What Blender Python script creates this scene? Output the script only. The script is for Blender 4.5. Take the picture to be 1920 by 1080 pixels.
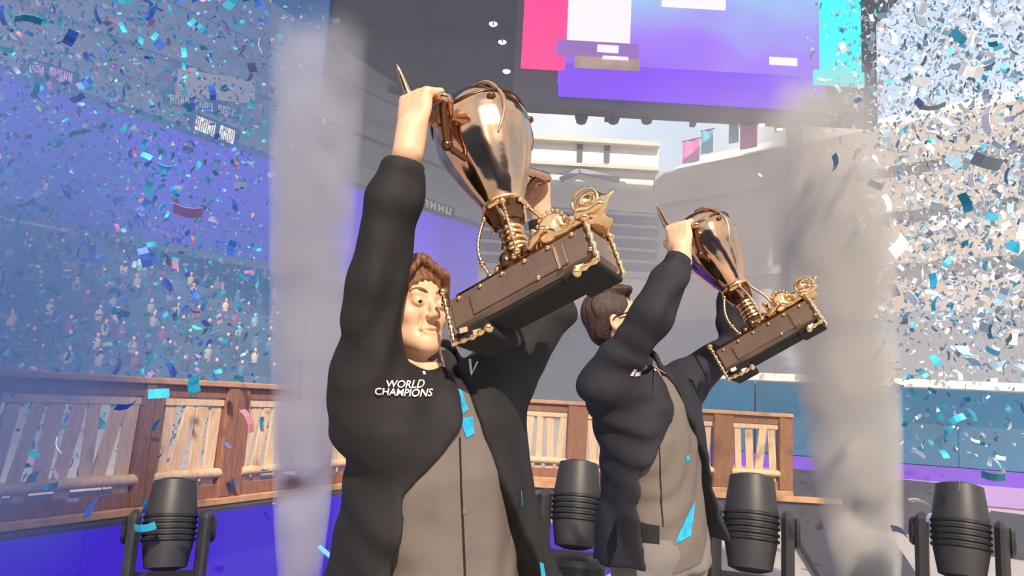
import bpy, math, random
import numpy as np
from mathutils import Vector, Matrix
from mathutils.bvhtree import BVHTree

random.seed(7)
RNG = np.random.default_rng(7)
SC = bpy.context.scene
COL = SC.collection
for _o in list(bpy.data.objects):
    bpy.data.objects.remove(_o)

# ---------------------------------------------------------------- camera
FPX = 1371.0                                   # focal length in pixels of a 1920 px wide frame
PITCH, ROLL = math.radians(8.5), math.radians(3.3)
CAM = Vector((0, 0, 1.45))
_f = Vector((0, math.cos(PITCH), math.sin(PITCH)))
_u0 = Vector((0, -math.sin(PITCH), math.cos(PITCH)))
_r = Vector((1, 0, 0)) * math.cos(ROLL) + _u0 * math.sin(ROLL)
_u = _u0 * math.cos(ROLL) - Vector((1, 0, 0)) * math.sin(ROLL)
cam_data = bpy.data.cameras.new('camera')
cam_data.lens = 36 * FPX / 1920
cam_data.clip_end = 500
cam_data.clip_start = 0.05
cam = bpy.data.objects.new('camera', cam_data)
cam.matrix_world = Matrix(((_r.x, _u.x, -_f.x, CAM.x), (_r.y, _u.y, -_f.y, CAM.y),
                           (_r.z, _u.z, -_f.z, CAM.z), (0, 0, 0, 1)))
COL.objects.link(cam)
SC.camera = cam


def pt(px, py, Y):
    """the point of the place that stands Y metres in front of the camera and shows at that pixel"""
    d = _f + _r * ((px - 960) / FPX) + _u * ((540 - py) / FPX)
    return CAM + d * (Y / d.y)


# ---------------------------------------------------------------- world, sun, exposure
world = bpy.data.worlds.new('world')
SC.world = world
world.use_nodes = True
wn = world.node_tree.nodes
wl = world.node_tree.links
wbg = wn['Background']
wtc = wn.new('ShaderNodeTexCoord')
wno = wn.new('ShaderNodeTexNoise')
wno.inputs['Scale'].default_value = 3.0
wno.inputs['Detail'].default_value = 5
wl.new(wtc.outputs['Generated'], wno.inputs['Vector'])
wra = wn.new('ShaderNodeValToRGB')
wra.color_ramp.elements[0].position = 0.38
wra.color_ramp.elements[0].color = (0.62, 0.78, 1.0, 1)
wra.color_ramp.elements[1].position = 0.60
wra.color_ramp.elements[1].color = (1.0, 1.0, 1.0, 1)
wl.new(wno.outputs['Fac'], wra.inputs['Fac'])
wl.new(wra.outputs['Color'], wbg.inputs['Color'])
wbg.inputs['Strength'].default_value = 1.0

SUN_DIR = Vector((-0.15, 0.75, -0.64)).normalized()        # the way the sunlight travels
sd = bpy.data.lights.new('sun', 'SUN')
sd.energy = 5.8
sd.angle = math.radians(1.2)
sd.color = (1.0, 0.84, 0.66)
sun = bpy.data.objects.new('sun', sd)
sun.rotation_euler = SUN_DIR.to_track_quat('-Z', 'Y').to_euler()
sun.location = (-10, -20, 30)
COL.objects.link(sun)

SC.view_settings.view_transform = 'Standard'
SC.view_settings.look = 'None'
SC.view_settings.gamma = 1.0
SC.view_settings.use_curve_mapping = False
SC.view_settings.exposure = 0.0
SC.cycles.max_bounces = 4
SC.cycles.diffuse_bounces = 2
SC.cycles.glossy_bounces = 3
SC.cycles.transmission_bounces = 3
SC.cycles.volume_bounces = 1
SC.cycles.transparent_max_bounces = 8
SC.cycles.volume_max_steps = 32
SC.cycles.volume_step_rate = 2.5
SC.cycles.use_adaptive_sampling = True
SC.cycles.adaptive_threshold = 0.15
SC.cycles.sample_clamp_indirect = 4.0


# ---------------------------------------------------------------- helpers: materials
def lin(c):
    return tuple(((x / 255) / 12.92 if x / 255 <= 0.04045 else ((x / 255 + 0.055) / 1.055) ** 2.4) for x in c)


def mat(name, rgb, rough=0.6, metal=0.0, var=0.12, scale=20.0, bump=0.0, bscale=80.0, emit=0.0, spec=0.5,
        sheen=0.0, stretch=None):
    """procedural principled material; rgb is the sRGB colour of the thing itself"""
    m = bpy.data.materials.new(name)
    m.use_nodes = True
    nt = m.node_tree
    b = nt.nodes['Principled BSDF']
    col = lin(rgb)
    tc = nt.nodes.new('ShaderNodeTexCoord')
    vec = tc.outputs['Object']
    if stretch:
        mp = nt.nodes.new('ShaderNodeMapping')
        mp.inputs['Scale'].default_value = stretch
        nt.links.new(vec, mp.inputs['Vector'])
        vec = mp.outputs['Vector']
    no = nt.nodes.new('ShaderNodeTexNoise')
    no.inputs['Scale'].default_value = scale
    no.inputs['Detail'].default_value = 4
    nt.links.new(vec, no.inputs['Vector'])
    ra = nt.nodes.new('ShaderNodeValToRGB')
    ra.color_ramp.elements[0].position = 0.3
    ra.color_ramp.elements[1].position = 0.7
    ra.color_ramp.elements[0].color = tuple(max(0, c * (1 - var)) for c in col) + (1,)
    ra.color_ramp.elements[1].color = tuple(min(1, c * (1 + var)) for c in col) + (1,)
    nt.links.new(no.outputs['Fac'], ra.inputs['Fac'])
    if emit:
        b.inputs['Base Color'].default_value = (.03, .03, .035, 1)
    else:
        nt.links.new(ra.outputs['Color'], b.inputs['Base Color'])
    b.inputs['Roughness'].default_value = rough
    b.inputs['Metallic'].default_value = metal
    b.inputs['Specular IOR Level'].default_value = spec
    if sheen:
        b.inputs['Sheen Weight'].default_value = sheen
    if bump:
        n2 = nt.nodes.new('ShaderNodeTexNoise')
        n2.inputs['Scale'].default_value = bscale
        n2.inputs['Detail'].default_value = 3
        nt.links.new(vec, n2.inputs['Vector'])
        bp = nt.nodes.new('ShaderNodeBump')
        bp.inputs['Strength'].default_value = bump
        bp.inputs['Distance'].default_value = 0.01
        nt.links.new(n2.outputs['Fac'], bp.inputs['Height'])
        nt.links.new(bp.outputs['Normal'], b.inputs['Normal'])
    if emit:
        nt.links.new(ra.outputs['Color'], b.inputs['Emission Color'])
        b.inputs['Emission Strength'].default_value = emit
        m.cycles.emission_sampling = 'NONE'
    return m


M = {}
M['skin'] = mat('skin', (226, 178, 145), 0.5, var=0.06, scale=30, bump=0.08, bscale=220)
M['skin_dark'] = mat('lip_skin', (176, 106, 92), 0.45, var=0.05, scale=60)
M['hair_brown'] = mat('brown_hair', (112, 70, 44), 0.5, var=0.35, scale=26, bump=0.5, bscale=60, stretch=(3, 3, .6))
M['hair_dark'] = mat('dark_hair', (62, 42, 36), 0.55, var=0.35, scale=26, bump=0.5, bscale=70, stretch=(3, 3, .6))
M['jacket'] = mat('black_jacket_cloth', (33, 30, 32), 0.75, var=0.2, scale=9, bump=0.25, bscale=30, spec=0.3)
M['jacket_navy'] = mat('navy_black_jacket_cloth', (38, 37, 46), 0.75, var=0.2, scale=9, bump=0.25, bscale=30, spec=0.3)
M['jersey'] = mat('grey_brown_jersey_cloth', (112, 103, 97), 0.85, var=0.12, scale=7, bump=0.3, bscale=24, spec=0.2)
M['trouser'] = mat('grey_trouser_cloth', (120, 114, 112), 0.85, var=0.1, scale=12, bump=0.2, bscale=40)
M['black_cloth'] = mat('black_cloth', (28, 27, 30), 0.8, var=0.15, scale=12)
M['cyan_trim'] = mat('cyan_trim_cloth', (38, 160, 208), 0.5, var=0.3, scale=40)
M['white_print'] = mat('white_print', (238, 224, 216), 0.6, var=0.03)
M['eye_white'] = mat('eye_white', (226, 214, 206), 0.25, var=0.02)
M['eye_dark'] = mat('eye_iris', (46, 30, 22), 0.2, var=0.1)
M['black_plastic'] = mat('black_plastic', (24, 22, 22), 0.35, var=0.1)
M['zip'] = mat('zip_metal', (150, 142, 138), 0.35, metal=0.8, var=0.1)
M['gold'] = mat('polished_bronze_gold', (214, 172, 138), 0.13, metal=1.0, var=0.14, scale=14, bump=0.06, bscale=18)
M['gold_bright'] = mat('bright_gold', (246, 204, 150), 0.2, metal=1.0, var=0.1, scale=30, bump=0.12, bscale=60)
M['gold_dark'] = mat('dark_bronze', (120, 84, 62), 0.28, metal=1.0, var=0.2, scale=20, bump=0.1, bscale=40)
M['base_wood'] = mat('dark_brown_plinth', (106, 87, 76), 0.36, var=0.18, scale=14, bump=0.06, bscale=50)
M['base_under'] = mat('black_felt', (22, 20, 20), 0.9, var=0.1)
M['fence_brown'] = mat('brown_wood', (140, 96, 66), 0.7, var=0.25, scale=9, bump=0.3, bscale=40, stretch=(6, 6, 1))
M['fence_cream'] = mat('cream_wood', (216, 184, 146), 0.7, var=0.16, scale=8, bump=0.3, bscale=40, stretch=(6, 6, 1))
M['fence_trim'] = mat('tan_wood', (186, 140, 100), 0.65, var=0.2, scale=8, bump=0.2, bscale=40)
M['stage_black'] = mat('matt_black_housing', (46, 44, 46), 0.5, var=0.15, scale=10, bump=0.05)
M['stage_black2'] = mat('black_metal', (30, 30, 33), 0.4, var=0.15, scale=12)
M['lens'] = mat('lens_glass', (40, 46, 60), 0.08, var=0.05, spec=0.8)
M['floor_grey'] = mat('grey_stage_floor', (176, 170, 168), 0.55, var=0.08, scale=1.5, bump=0.05, bscale=20)
M['slate'] = mat('dark_slate_panel', (66, 64, 76), 0.6, var=0.12, scale=3)
M['led_blue'] = mat('blue_led_panel', (54, 10, 196), 0.85, var=0.06, scale=0.8, emit=1.0, spec=0.05)
M['led_purple'] = mat('purple_led_panel', (76, 44, 214), 0.5, var=0.25, scale=0.12, emit=1.0)
M['led_violet'] = mat('violet_led_strip', (132, 60, 222), 0.5, var=0.2, scale=0.4, emit=0.9)
M['led_lilac'] = mat('lilac_led_strip', (206, 158, 222), 0.5, var=0.15, scale=0.4, emit=0.9)
M['led_teal'] = mat('teal_led_panel', (30, 112, 150), 0.5, var=0.35, scale=0.5, emit=1.0)
M['led_white'] = mat('white_led_letter', (240, 236, 240), 0.5, var=0.02, emit=1.0)
M['led_cyan_tube'] = mat('cyan_light_tube', (130, 220, 245), 0.5, var=0.1, scale=8, emit=1.0)
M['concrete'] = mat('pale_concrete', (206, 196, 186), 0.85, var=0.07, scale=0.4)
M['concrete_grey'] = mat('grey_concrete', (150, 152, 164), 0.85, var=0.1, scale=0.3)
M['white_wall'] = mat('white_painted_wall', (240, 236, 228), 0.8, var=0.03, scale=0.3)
M['seat_blue'] = mat('blue_grey_seating', (66, 84, 116), 0.8, var=0.3, scale=0.6)
M['roof'] = mat('slate_roof_steel', (66, 70, 96), 0.7, var=0.15, scale=0.15)
M['roof_beam'] = mat('roof_beam_steel', (54, 58, 80), 0.6, var=0.12, scale=0.3)
M['lamp_glow'] = mat('lamp_glow', (255, 252, 246), 0.5, var=0.0, emit=6.0)
M['scr_pink'] = mat('screen_pink', (255, 20, 140), 0.5, var=0.05, scale=0.3, emit=1.0)
M['scr_white'] = mat('screen_white', (250, 246, 252), 0.5, var=0.03, scale=0.3, emit=1.0)
M['scr_purple'] = mat('screen_purple', (122, 28, 246), 0.5, var=0.08, scale=0.3, emit=1.0)
M['scr_cyan'] = mat('screen_cyan', (6, 250, 255), 0.5, var=0.05, scale=0.3, emit=1.0)
M['scr_mauve'] = mat('screen_mauve', (150, 96, 196), 0.5, var=0.1, scale=0.3, emit=0.9)
M['scr_tan'] = mat('screen_tan', (196, 160, 150), 0.5, var=0.35, scale=1.0, emit=0.7)
M['banner_pink'] = mat('pink_banner', (246, 130, 206), 0.7, var=0.1, scale=0.5)
M['banner_cyan'] = mat('cyan_banner', (110, 200, 236), 0.7, var=0.1, scale=0.5)


def screen_gradient():
    """the picture running on the big screen: pale blue at the top melting into violet"""
    m = bpy.data.materials.new('screen_picture')
    m.use_nodes = True
    nt = m.node_tree
    b = nt.nodes['Principled BSDF']
    tc = nt.nodes.new('ShaderNodeTexCoord')
    sx = nt.nodes.new('ShaderNodeSeparateXYZ')
    nt.links.new(tc.outputs['Generated'], sx.inputs[0])
    no = nt.nodes.new('ShaderNodeTexNoise')
    no.inputs['Scale'].default_value = 2.5
    nt.links.new(tc.outputs['Generated'], no.inputs['Vector'])
    a = nt.nodes.new('ShaderNodeMath')
    a.operation = 'MULTIPLY_ADD'
    a.inputs[1].default_value = 0.5
    nt.links.new(no.outputs['Fac'], a.inputs[0])
    nt.links.new(sx.outputs['Z'], a.inputs[2])
    ra = nt.nodes.new('ShaderNodeValToRGB')
    e = ra.color_ramp.elements
    e[0].position = 0.3
    e[0].color = lin((132, 70, 250)) + (1,)
    e[1].position = 1.12 if False else 1.0
    e[1].color = lin((186, 250, 255)) + (1,)
    for p, c in ((0.5, (160, 110, 250)), (0.68, (156, 172, 244)), (0.86, (150, 222, 250))):
        n = e.new(p)
        n.color = lin(c) + (1,)
    nt.links.new(a.outputs[0], ra.inputs['Fac'])
    nt.links.new(ra.outputs['Color'], b.inputs['Emission Color'])
    b.inputs['Base Color'].default_value = (0.02, 0.02, 0.02, 1)
    b.inputs['Emission Strength'].default_value = 1.0
    m.cycles.emission_sampling = 'NONE'
    return m


M['scr_picture'] = screen_gradient()


# ---------------------------------------------------------------- helpers: objects
def link(name, me, m=None, parent=None, loc=None):
    o = bpy.data.objects.new(name, me)
    COL.objects.link(o)
    if m is not None:
        me.materials.append(m)
    if parent is not None:
        o.parent = parent
    if loc is not None:
        o.location = loc
    return o


def tag(o, label=None, cat=None, group=None, kind=None):
    if label:
        o['label'] = label
    if cat:
        o['category'] = cat
    if group:
        o['group'] = group
    if kind:
        o['kind'] = kind
    return o


def empty(name, loc=(0, 0, 0), label=None, cat=None, group=None, matrix=None):
    o = bpy.data.objects.new(name, None)
    o.empty_display_size = 0.1
    COL.objects.link(o)
    if matrix is not None:
        o.matrix_world = matrix
    else:
        o.location = loc
    return tag(o, label, cat, group)


class MB:
    """collects simple shapes into one mesh"""

    def __init__(s):
        s.v, s.f = [], []

    def add(s, vs, fs):
        n = len(s.v)
        s.v += [tuple(v) for v in vs]
        s.f += [tuple(i + n for i in f) for f in fs]
        return s

    def box(s, c, size, rot=None, bevel=0.0):
        hx, hy, hz = size[0] / 2, size[1] / 2, size[2] / 2
        R = rot if rot is not None else Matrix.Identity(3)
        c = Vector(c)
        if bevel <= 0:
            vs = [c + R @ Vector((x * hx, y * hy, z * hz)) for z in (-1, 1) for y in (-1, 1) for x in (-1, 1)]
            fs = [(0, 2, 3, 1), (4, 5, 7, 6), (0, 1, 5, 4), (1, 3, 7, 5), (3, 2, 6, 7), (2, 0, 4, 6)]
            return s.add(vs, fs)
        b = min(bevel, hx * .9, hy * .9, hz * .9)
        vs, idx = [], {}
        for z in (-1, 1):
            for y in (-1, 1):
                for x in (-1, 1):
                    for ax in range(3):
                        p = [x * (hx - b), y * (hy - b), z * (hz - b)]
                        p[ax] = (x * hx, y * hy, z * hz)[ax]
                        idx[(x, y, z, ax)] = len(vs)
                        vs.append(c + R @ Vector(p))
        fs = []

        def quad(a):
            n = (vs[a[1]] - vs[a[0]]).cross(vs[a[2]] - vs[a[0]])
            mid = sum((vs[i] for i in a), Vector()) / len(a) - c
            fs.append(tuple(a) if n.dot(mid) >= 0 else tuple(reversed(a)))
        for ax in range(3):
            o1, o2 = [i for i in range(3) if i != ax]
            for sgn in (-1, 1):
                q = []
                for p1, p2 in ((-1, -1), (1, -1), (1, 1), (-1, 1)):
                    k = [0, 0, 0]
                    k[ax], k[o1], k[o2] = sgn, p1, p2
                    q.append(idx[(k[0], k[1], k[2], ax)])
                quad(q)
            for p1 in (-1, 1):
                for p2 in (-1, 1):
                    k0, k1 = [0, 0, 0], [0, 0, 0]
                    k0[ax], k1[ax] = -1, 1
                    for k in (k0, k1):
                        k[o1], k[o2] = p1, p2
                    quad([idx[(*k0, o1)], idx[(*k1, o1)], idx[(*k1, o2)], idx[(*k0, o2)]])
        for z in (-1, 1):
            for y in (-1, 1):
                for x in (-1, 1):
                    quad([idx[(x, y, z, 0)], idx[(x, y, z, 1)], idx[(x, y, z, 2)]])
        return s.add(vs, fs)

    def beam(s, a, b, w, h, up=(0, 0, 1), bevel=0.0):
        a, b = Vector(a), Vector(b)
        d = b - a
        L = d.length
        x = d / L
        y = Vector(up).cross(x)
        if y.length < 1e-5:
            y = Vector((0, 1, 0)).cross(x)
        y.normalize()
        z = x.cross(y)
        R = Matrix((x, y, z)).transposed()
        return s.box((a + b) / 2, (L, w, h), R, bevel)

    def tube(s, path, rad, n=10, caps=True):
        path = [Vector(p) for p in path]
        if not hasattr(rad, '__len__'):
            rad = [rad] * len(path)
        vs, fs = [], []
        ref = None
        for i, p in enumerate(path):
            t = (path[min(i + 1, len(path) - 1)] - path[max(i - 1, 0)]).normalized()
            if ref is None:
                ref = t.orthogonal().normalized()
            ref = (ref - t * ref.dot(t)).normalized()
            bn = t.cross(ref)
            for k in range(n):
                a = 2 * math.pi * k / n
                vs.append(p + (ref * math.cos(a) + bn * math.sin(a)) * rad[i])
        for i in range(len(path) - 1):
            for k in range(n):
                k2 = (k + 1) % n
                fs.append((i * n + k, i * n + k2, (i + 1) * n + k2, (i + 1) * n + k))
        if caps:
            fs.append(tuple(reversed(range(n))))
            fs.append(tuple((len(path) - 1) * n + k for k in range(n)))
        return s.add(vs, fs)

    def lathe(s, prof, n=32, flute=None, R=None, c=(0, 0, 0)):
        """prof: (radius, z) from bottom to top"""
        R = R if R is not None else Matrix.Identity(3)
        c = Vector(c)
        vs, fs = [], []
        for j, (r, z) in enumerate(prof):
            for k in range(n):
                a = 2 * math.pi * k / n
                rr = r * (flute(a, z) if flute else 1)
                vs.append(c + R @ Vector((rr * math.cos(a), rr * math.sin(a), z)))
        for j in range(len(prof) - 1):
            for k in range(n):
                k2 = (k + 1) % n
                fs.append((j * n + k, j * n + k2, (j + 1) * n + k2, (j + 1) * n + k))
        fs.append(tuple(reversed(range(n))))
        fs.append(tuple((len(prof) - 1) * n + k for k in range(n)))
        return s.add(vs, fs)

    def ball(s, c, r, n=12, R=None):
        if not hasattr(r, '__len__'):
            r = (r, r, r)
        R = R if R is not None else Matrix.Identity(3)
        c = Vector(c)
        m = max(5, n // 2)
        vs, fs = [c + R @ Vector((0, 0, -r[2]))], []
        for j in range(1, m):
            t = math.pi * j / m - math.pi / 2
            for k in range(n):
                a = 2 * math.pi * k / n
                vs.append(c + R @ Vector((r[0] * math.cos(t) * math.cos(a), r[1] * math.cos(t) * math.sin(a), r[2] * math.sin(t))))
        vs.append(c + R @ Vector((0, 0, r[2])))
        for k in range(n):
            k2 = (k + 1) % n
            fs.append((0, 1 + k2, 1 + k))
            for j in range(m - 2):
                a, b = 1 + j * n, 1 + (j + 1) * n
                fs.append((a + k, a + k2, b + k2, b + k))
            fs.append((1 + (m - 2) * n + k, 1 + (m - 2) * n + k2, len(vs) - 1))
        return s.add(vs, fs)

    def mesh(s, name, smooth=False):
        me = bpy.data.meshes.new(name)
        me.from_pydata(s.v, [], s.f)
        me.update()
        if smooth:
            me.polygons.foreach_set('use_smooth', [True] * len(me.polygons))
            try:
                me.set_sharp_from_angle(angle=math.radians(50))
            except Exception:
                pass
        return me

    def build(s, name, m, parent=None, smooth=False, loc=None):
        return link(name, s.mesh(name, smooth), m, parent, loc)


def copy_tree(o, parent=None):
    c = o.copy()
    COL.objects.link(c)
    c.parent = parent
    for ch in list(o.children):
        copy_tree(ch, c)
    return c


def rotz(a):
    return Matrix.Rotation(a, 3, 'Z')


# ---------------------------------------------------------------- helpers: implicit surfaces for bodies and cloth
class Field:
    def __init__(s, xs, ys, zs):
        s.xs, s.ys, s.zs = (np.asarray(a, np.float32) for a in (xs, ys, zs))
        s.f = np.full((len(xs), len(ys), len(zs)), 1.0, np.float32)

    def _sl(s, lo, hi):
        r = []
        for ax, l, h in zip((s.xs, s.ys, s.zs), lo, hi):
            i, j = np.searchsorted(ax, l), np.searchsorted(ax, h)
            r.append(slice(max(0, int(i) - 1), min(len(ax), int(j) + 1)))
        return tuple(r)

    def grid(s, sl):
        return s.xs[sl[0]][:, None, None], s.ys[sl[1]][None, :, None], s.zs[sl[2]][None, None, :]

    def add(s, prim, k=0.01, op='u'):
        fn, lo, hi = prim
        m = max(1.5 * k, 0.012)
        sl = s._sl([v - m for v in lo], [v + m for v in hi])
        if any(q.stop <= q.start for q in sl):
            return s
        d = fn(*s.grid(sl)).astype(np.float32)
        f = s.f[sl]
        if op == 'u':
            h = np.clip(.5 + .5 * (f - d) / k, 0, 1)
            s.f[sl] = f + (d - f) * h - k * h * (1 - h)
        elif op == 's':
            h = np.clip(.5 - .5 * (f + d) / k, 0, 1)
            s.f[sl] = f + (-d - f) * h + k * h * (1 - h)
        return s

    def warp(s, fn):
        x, y, z = s.xs[:, None, None], s.ys[None, :, None], s.zs[None, None, :]
        near = np.abs(s.f) < 0.05
        w = fn(x, y, z).astype(np.float32)
        s.f = np.where(near, s.f + w, s.f)
        return s

    def mesh(s, name, base=(0, 0, 0), smooth=1):
        f = s.f
        f[0], f[-1], f[:, 0], f[:, -1], f[:, :, 0], f[:, :, -1] = 1, 1, 1, 1, 1, 1
        ins = f < 0
        c = np.zeros(tuple(n - 1 for n in f.shape), np.int8)
        for a in (0, 1):
            for b in (0, 1):
                for d in (0, 1):
                    c += ins[a:f.shape[0] - 1 + a, b:f.shape[1] - 1 + b, d:f.shape[2] - 1 + d]
        idx = np.argwhere((c > 0) & (c < 8))
        vid = np.full(c.shape, -1, np.int32)
        vid[idx[:, 0], idx[:, 1], idx[:, 2]] = np.arange(len(idx))
        acc = np.zeros((len(idx), 3), np.float64)
        cnt = np.zeros(len(idx))
        cor = [(a, b, d) for a in (0, 1) for b in (0, 1) for d in (0, 1)]
        for p in cor:
            for ax in range(3):
                if p[ax]:
                    continue
                q = list(p)
                q[ax] = 1
                ip, iq = idx + p, idx + q
                fa, fb = f[ip[:, 0], ip[:, 1], ip[:, 2]], f[iq[:, 0], iq[:, 1], iq[:, 2]]
                cr = (fa < 0) != (fb < 0)
                t = np.where(cr, fa / np.where(cr, fa - fb, 1), 0)
                A = np.stack([s.xs[ip[:, 0]], s.ys[ip[:, 1]], s.zs[ip[:, 2]]], 1)
                B = np.stack([s.xs[iq[:, 0]], s.ys[iq[:, 1]], s.zs[iq[:, 2]]], 1)
                acc += np.where(cr[:, None], A + (B - A) * t[:, None], 0)
                cnt += cr
        V = acc / np.maximum(cnt, 1)[:, None]
        quads = []
        for ax in range(3):
            o1, o2 = (ax + 1) % 3, (ax + 2) % 3
            lo = [slice(1, -1)] * 3
            lo[ax] = slice(0, -1)
            hi = list(lo)
            hi[ax] = slice(1, None)
            a, b = ins[tuple(lo)], ins[tuple(hi)]
            e = np.argwhere(a != b)
            if not len(e):
                continue
            flip = ~a[e[:, 0], e[:, 1], e[:, 2]]
            g = e.copy()
            g[:, o1] += 1
            g[:, o2] += 1

            def cell(d1, d2):
                h = g.copy()
                h[:, o1] += d1
                h[:, o2] += d2
                return vid[h[:, 0], h[:, 1], h[:, 2]]
            q = np.stack([cell(-1, -1), cell(0, -1), cell(0, 0), cell(-1, 0)], 1)
            q[flip] = q[flip][:, ::-1]
            quads.append(q)
        Q = np.concatenate(quads)
        Q = Q[(Q >= 0).all(1)]
        for _ in range(smooth):
            n = np.zeros((len(V), 3))
            w = np.zeros(len(V))
            for i in range(4):
                np.add.at(n, Q[:, i], V[Q[:, (i + 1) % 4]] + V[Q[:, (i + 3) % 4]])
                np.add.at(w, Q[:, i], 2)
            V = V * .5 + .5 * n / np.maximum(w, 1)[:, None]
        V = V - np.array(base)
        me = bpy.data.meshes.new(name)
        me.vertices.add(len(V))
        me.vertices.foreach_set('co', V.astype(np.float32).ravel())
        me.loops.add(len(Q) * 4)
        me.loops.foreach_set('vertex_index', Q.astype(np.int32).ravel())
        me.polygons.add(len(Q))
        me.polygons.foreach_set('loop_start', np.arange(0, len(Q) * 4, 4, dtype=np.int32))
        me.polygons.foreach_set('use_smooth', np.ones(len(Q), bool))
        me.update(calc_edges=True)
        me.validate()
        return me


def rc(a, b, r1, r2=None):
    """a tapering rounded limb from a to b"""
    r2 = r1 if r2 is None else r2
    a, b = np.array(a, float), np.array(b, float)
    ba = b - a
    l2 = float(ba @ ba)
    rr = r1 - r2
    a2 = l2 - rr * rr
    il2 = 1 / l2

    def fn(x, y, z):
        px, py, pz = x - a[0], y - a[1], z - a[2]
        t = px * ba[0] + py * ba[1] + pz * ba[2]
        zz = t - l2
        x2 = (px * l2 - ba[0] * t) ** 2 + (py * l2 - ba[1] * t) ** 2 + (pz * l2 - ba[2] * t) ** 2
        y2 = t * t * l2
        z2 = zz * zz * l2
        kk = np.sign(rr) * rr * rr * x2
        d = (np.sqrt(x2 * max(a2, 1e-9) * il2) + t * rr) * il2 - r1
        d = np.where(np.sign(t) * a2 * y2 < kk, np.sqrt(x2 + y2) * il2 - r1, d)
        return np.where(np.sign(zz) * a2 * z2 > kk, np.sqrt(x2 + z2) * il2 - r2, d)
    lo = np.minimum(a - r1, b - r2)
    hi = np.maximum(a + r1, b + r2)
    return fn, lo, hi


def ell(c, r, fr=None):
    """ellipsoid; fr rows are its axes"""
    c = np.array(c, float)
    r = np.array(r if hasattr(r, '__len__') else (r, r, r), float)
    R = np.eye(3) if fr is None else np.array(fr, float)

    def fn(x, y, z):
        px, py, pz = x - c[0], y - c[1], z - c[2]
        q = [(px * R[i, 0] + py * R[i, 1] + pz * R[i, 2]) for i in range(3)]
        k0 = np.sqrt(sum((q[i] / r[i]) ** 2 for i in range(3)))
        k1 = np.sqrt(sum((q[i] / r[i] ** 2) ** 2 for i in range(3)))
        return k0 * (k0 - 1) / np.maximum(k1, 1e-6)
    ext = np.sqrt(((R * r[:, None]) ** 2).sum(0))
    return fn, c - ext, c + ext


def axis(*segs):
    """coordinates with a spacing of their own in each stretch: (start, end, step), ..."""
    out = []
    for a, b, h in segs:
        n = max(1, int(round((b - a) / h)))
        out += [a + (b - a) * i / n for i in range(n)]
    return np.array(out + [segs[-1][1]])


# ================================================================ the setting: stadium bowl with cut corners
def hit(px, py, P0, N):
    """where the ray through a pixel meets a wall"""
    d = _f + _r * ((px - 960) / FPX) + _u * ((540 - py) / FPX)
    return CAM + d * ((P0 - CAM).dot(N) / d.dot(N))


LA, LB = Vector((-3.6, 72, 0)), Vector((-44, 22.5, 0))          # left facet, far end and near end
RA, RB = Vector((14.2, 72, 0)), Vector((58, 29, 0))            # right facet
LN = Vector((LA - LB).cross(Vector((0, 0, 1)))).normalized()    # towards the stage
RN = -Vector((RA - RB).cross(Vector((0, 0, 1)))).normalized()
FN = Vector((0, -1, 0))
LT, RT = (LB - LA).normalized(), (RB - RA).normalized()


def slab(mb, A, B, n, z0, z1, off0, off1):
    """a straight run between A and B, from off0 to off1 metres in front of the wall line"""
    P = [A + n * off0, B + n * off0, B + n * off1, A + n * off1]
    vs = [p + Vector((0, 0, z)) for z in (z0, z1) for p in P]
    fs = [(0, 3, 2, 1), (4, 5, 6, 7), (0, 1, 5, 4), (1, 2, 6, 5), (2, 3, 7, 6), (3, 0, 4, 7)]
    return mb.add(vs, fs)


# stage floor (grey), reaching under everything
fl = MB().box((0, 38, -0.15), (150, 112, 0.3)).build('floor', M['floor_grey'])
tag(fl, 'pale grey stage and arena floor', None, None, 'structure')

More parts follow.
